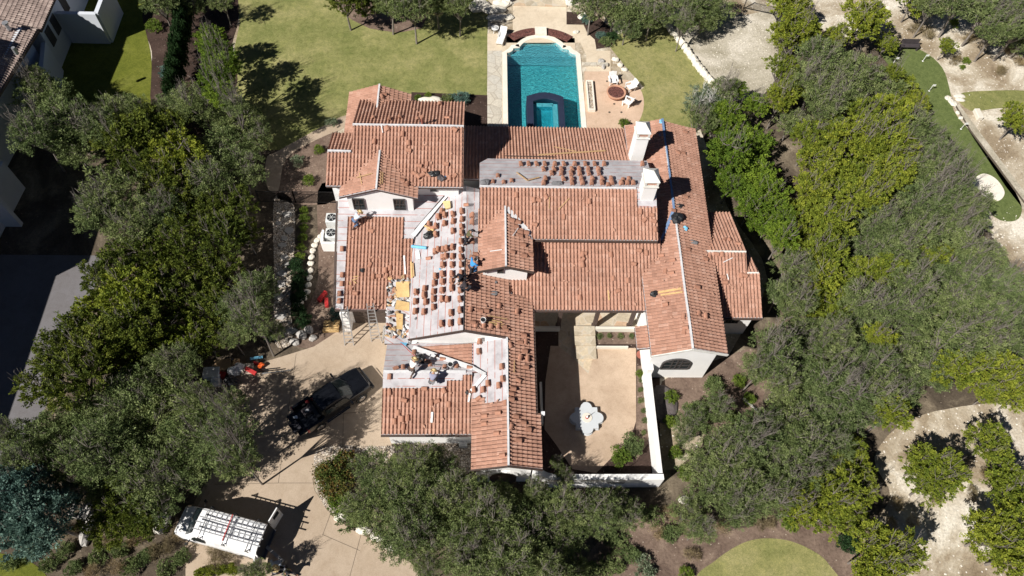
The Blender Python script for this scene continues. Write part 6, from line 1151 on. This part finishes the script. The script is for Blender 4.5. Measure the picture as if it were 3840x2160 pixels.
trees('in the wood above the bottom right scrub', 'south east wood', [(1960, 970, 50, O_), (2020, 980, 60, O_), (2090, 970, 60, O_), (2150, 980, 55, O_), (2210, 990, 55, O_), (2270, 980, 50, O_), (2240, 1040, 45, J_), (2190, 1045, 40, O_), (1980, 1040, 55, O_), (2050, 1050, 60, O_), (2120, 1050, 55, O_), (1920, 1080, 55, O_), (1870, 1110, 55, O_), (1960, 1110, 60, O_), (2030, 1120, 60, O_), (2090, 1110, 50, O_), (1810, 1130, 55, O_), (1770, 1170, 55, O_), (1850, 1180, 60, O_), (1920, 1170, 60, O_), (1990, 1180, 60, O_), (2050, 1190, 45, O_), (1800, 1230, 55, O_), (1870, 1240, 55, O_), (1940, 1240, 50, O_), (2140, 1130, 35, J_), (2150, 1180, 45, J_), (2100, 1190, 50, J_), (2040, 1240, 55, J_), (2110, 1250, 55, J_), (2170, 1230, 40, J_), (2000, 1270, 45, J_), (2070, 1300, 50, J_), (2140, 1300, 40, J_), (1850, 1290, 40, G_), (1800, 1030, 40, G_), (1745, 1050, 40, G_), (1720, 1100, 28, G_)])
trees('standing apart at the bottom right', 'junipers standing apart', [(2320, 1170, 50, J_, 3), (2370, 1190, 55, J_, 3.4), (2335, 1220, 50, J_, 3), (2490, 1120, 52, J_, 3), (2535, 1225, 62, J_, 3), (2490, 1350, 58, J_, 3.4), (2550, 1335, 58, J_, 3.2), (2540, 1400, 68, J_, 3.4), (2205, 1385, 58, J_, 4.6), (2260, 1400, 56, J_, 4.2), (2215, 1440, 60, J_, 4), (2380, 118, 25, J_, 2)])
trees('in front of garage and courtyard wall', 'oaks in front of the house', [(935, 1180, 48, G_), (990, 1190, 45, G_), (1050, 1165, 50, G_), (1110, 1160, 42, G_), (1090, 1210, 60, G_), (960, 1240, 55, G_), (1030, 1250, 60, G_), (1145, 1240, 52, G_), (1205, 1268, 50, G_), (1265, 1232, 24, G_), (1280, 1285, 52, G_), (1345, 1235, 30, G_), (1350, 1290, 52, G_), (1418, 1205, 24, G_), (1430, 1275, 46, G_), (1500, 1278, 44, G_), (1550, 1262, 34, G_), (1570, 1295, 40, G_), (1400, 1165, 18, G_)])
trees('along the curved drive edge at the bottom', 'oaks at the bottom', [(900, 1280, 40, G_), (970, 1300, 58, G_), (1040, 1320, 60, G_), (1110, 1290, 60, G_), (1170, 1310, 55, G_), (1240, 1320, 60, G_), (1310, 1330, 60, G_), (1380, 1320, 50, G_), (1000, 1370, 45, G_), (1070, 1390, 42, G_), (1150, 1390, 55, G_), (1220, 1390, 60, G_), (1290, 1400, 60, G_), (1360, 1400, 55, G_), (1430, 1340, 50, G_), (1500, 1310, 40, G_), (1210, 1440, 50, G_), (1290, 1450, 50, G_), (1380, 1450, 50, G_), (1440, 1420, 35, G_), (1080, 1440, 30, G_), (1730, 1290, 45, G_), (1760, 1330, 35, G_)])
shrubs([(840, 1190, 55, 'red_shrub', 'large rounded red-tipped shrub at the bend of the driveway'), (850, 1268, 30, 'bright', 'yellow-green shrub on the drive edge below the red-tipped shrub'), (880, 1300, 34, 'oak_green', 'green shrub beside the square stone block at the drive edge'),
    (1798, 970, 32, 'oak_green', 'round clipped shrub right of the mulch mound'), (1760, 1040, 40, 'bright', 'green shrub cluster below the round clipped shrub'), (1590, 1125, 34, 'oak_green', 'green shrub in the lower right courtyard corner'), (1560, 1150, 30, 'bright', 'yellow-green shrub left of the green courtyard corner shrub'), (1610, 940, 12, 'bright', 'small yellow shrub at the top of the courtyard row'),
    (1985, 1318, 22, 'bright', 'bright green shrub at the edge of the round front lawn'), (2135, 1375, 28, 'hedge', 'dark green shrub between the front lawn and the juniper'), (1555, 1370, 24, 'oak_green', 'small green shrub in the shaded bottom bed'), (1725, 1440, 18, 'bright', 'bright green tuft at the bottom edge left of the round lawn'), (1620, 1430, 30, 'oak', 'dry grey shrub at the bottom centre bed'),
    (1541, 95, 20, 'hedge', 'round clipped dark shrub left of the patio lawn, upper one'), (1526, 106, 18, 'oak_green', 'round clipped shrub right of the spiky plant, lower one'), (1512, 92, 16, 'cypress', 'spiky blue green plant under the leaning oaks'), (1476, 50, 18, 'cypress', 'spiky grey plant by the white rocks near the pool'), (1570, 312, 16, 'bright', 'small green shrub beside the tall chimney'),
    (1078, 244, 13, 'bright', 'bright green shrub in the bed behind the upper left roof'), (1050, 246, 10, 'bright', 'tiny green shrub left of the bright one behind the upper left roof'), (1125, 250, 16, 'oak_green', 'green shrub beside the pale boulder'), (1160, 248, 26, 'cypress', 'grey lavender shrub at the end of the bed behind the upper left roof'),
    (803, 378, 16, 'bright', 'yellow-green shrub in the garden bed left of the upper roof'), (775, 455, 18, 'bright', 'yellow-green shrub by the black fence'), (835, 310, 18, 'oak', 'grey dry shrub at the garden path corner'), (750, 405, 22, 'oak', 'grey twiggy shrub in the left garden bed'), (845, 375, 14, 'oak_green', 'green shrub against the upper left wall'),
    (385, 68, 22, 'bright', 'strap-leaved yellow-green plant in the left mulch bed'), (425, 185, 26, 'cypress', 'pale prickly pear clump in the left mulch bed'), (430, 15, 24, 'oak_green', 'green shrub at the top of the left mulch bed'), (2400, 60, 16, 'bright', 'small yellow-green tuft near the top right sand'), (2430, 155, 12, 'bright', 'yellow-green tuft right of the putting green'), (2420, 170, 9, 'bright', 'little yellow tuft below the yellow-green tuft'),
    (845, 790, 22, 'cypress', 'grey-green rosemary shrub by the leaning ladders'), (680, 850, 18, 'cypress', 'grey spreading plant left of the rock bed')])
def series(pts, r, k, label, group, key=1):
    pts = sorted(pts, key=lambda q: q[key]); n = len(pts)
    for i, (x, y) in enumerate(pts):
        w_ = ('topmost' if i == 0 else 'lowest' if i == n - 1 else ORD[i + 1] + ' from the top') if key else rank(i, n); shrubs([(x, y, r, k, label + ', ' + w_)]); scene.collection.objects[-1]['group'] = group
series([(484 + (i % 2) * 6 - i * 2.2, 18 + i * 15.5) for i in range(17)], 24, 'hedge', 'dark shrub of the tall hedge right of the mulch bed', 'tall dark hedge')
for o in scene.collection.objects:
    if o.get('group') == 'tall dark hedge': o.scale = (o.scale[0] * .9, o.scale[1] * .9, 2.3); o.location = (o.location[0], o.location[1], 1.7)
series([(517, 90), (528, 130), (535, 200), (520, 245)], 24, 'juniper', 'yellow-green feathery bush between the hedge and the lawn', 'feathery bushes by the lawn')
series([(766, 530), (765, 552), (764, 575), (762, 598), (758, 622), (755, 648)], 15, 'bright', 'bright green shrub of the row between path and garage', 'bright side yard shrubs')
series([(750, 690), (748, 720), (755, 750), (752, 780), (760, 805), (745, 665)], 24, 'hedge', 'dark green shrub of the lower side yard row', 'dark side yard shrubs')
series([(1614, 957), (1612, 981), (1612, 1008), (1617, 1034), (1621, 1058), (1620, 1088)], 8, 'oak_green', 'small clipped ball shrub along the courtyard wall', 'ball shrubs of the courtyard')
series([(1509, 846), (1532, 846), (1560, 846), (1589, 845)], 9, 'oak_green', 'small clipped ball shrub below the porch wall', 'ball shrubs below the porch', 0)
series([(505, 1440), (530, 1437), (557, 1434), (584, 1434)], 15, 'juniper', 'round clipped ball shrub at the bottom edge below the van', 'ball shrubs below the van', 0)
trees('at the bottom edge behind the van', 'oak behind the van', [(650, 1438, 26, G_, 2.6), (620, 1440, 20, G_, 2.2)])
series([(555, 1255 + 90), (575, 1400), (540, 1380), (520, 1330), (545, 1420), (500, 1360), (430, 1370), (455, 1340), (600, 1300 + 70)][:8], 18, 'straw_grass', 'dry ornamental grass tuft left of the van', 'dry grasses left of the van')
series([(1690, 1290), (1740, 1400), (1820, 1330), (1900, 1320), (1930, 1310), (2180, 1330), (1650, 1340)], 18, 'straw_grass', 'dry ornamental grass tuft round the front lawn', 'dry grasses by the front lawn')
series([(2290, 1310), (2240, 1320), (2480, 1190), (2260, 1270), (2440, 1240), (2350, 1260), (2520, 180), (2560, 160), (2300, 70), (2470, 60), (2440, 100), (2330, 90), (2400, 150), (2540, 130)], 16, 'straw_grass', 'dry grass tuft on the pale limestone scrub', 'scrub grasses')
series([(30, 1420), (75, 1395), (120, 1420), (160, 1385), (190, 1430), (250, 1400), (300, 1385), (330, 1425), (370, 1400), (420, 1430), (455, 1405)], 22, 'oak_green', 'low green shrub along the bottom left edge', 'low shrubs at the bottom left', 0)
series([(180, 1340), (270, 1350), (345, 1360), (395, 1385), (240, 1440), (290, 1430)], 20, 'straw_grass', 'dry grass tuft among the bottom left shrubs', 'dry grasses at the bottom left', 0)
series([(1470, 1330), (1530, 1345), (1500, 1440), (1590, 1400), (1540, 1420), (1640, 1300), (1680, 1340), (1460, 1440)], 26, 'oak_green', 'loose green shrub in the bed right of the bottom oaks', 'loose shrubs in the bottom bed', 0)
series([(1860, 960), (1885, 1005), (1840, 1050), (1690, 1000), (1685, 1060), (1700, 1140), (1720, 1190)], 20, 'bright', 'green shrub in the bed below the arched window', 'shrubs below the arched window', 0)
# undergrowth scattered as ground cover on the scrub
rd = random.Random(5); mb = MB()
for _ in range(420):
    x, y = rd.choice([(rd.uniform(2230, 2576), rd.uniform(1020, 1449)), (rd.uniform(2040, 2576), rd.uniform(0, 260)), (rd.uniform(1790, 1950), rd.uniform(60, 180)), (rd.uniform(2440, 2560), rd.uniform(520, 640))])
    if 2200 < x < 2430 and y > 105 and y < 400: continue
    c = V(x, y); s = rd.uniform(.02, .09); a = rd.uniform(0, 6.28); mb.add([c + Vector((s * math.cos(a), s * math.sin(a), .0)), c + Vector((-s * math.sin(a), s * math.cos(a), 0)), c + Vector((-s * math.cos(a), -s * math.sin(a), .0)), c + Vector((s * math.sin(a), -s * math.cos(a), 0)), c + Vector((0, 0, s * .8))], [(0, 1, 4), (1, 2, 4), (2, 3, 4), (3, 0, 4)])
tag(mb.build('loose_stones', 'stone_white'), 'scattered small limestone pieces on the scrub', 'stones', None, 'stuff')

for o in list(scene.collection.objects):
    if o.parent is None and 'category' in o.keys() and 'kind' not in o.keys(): o['kind'] = 'thing'
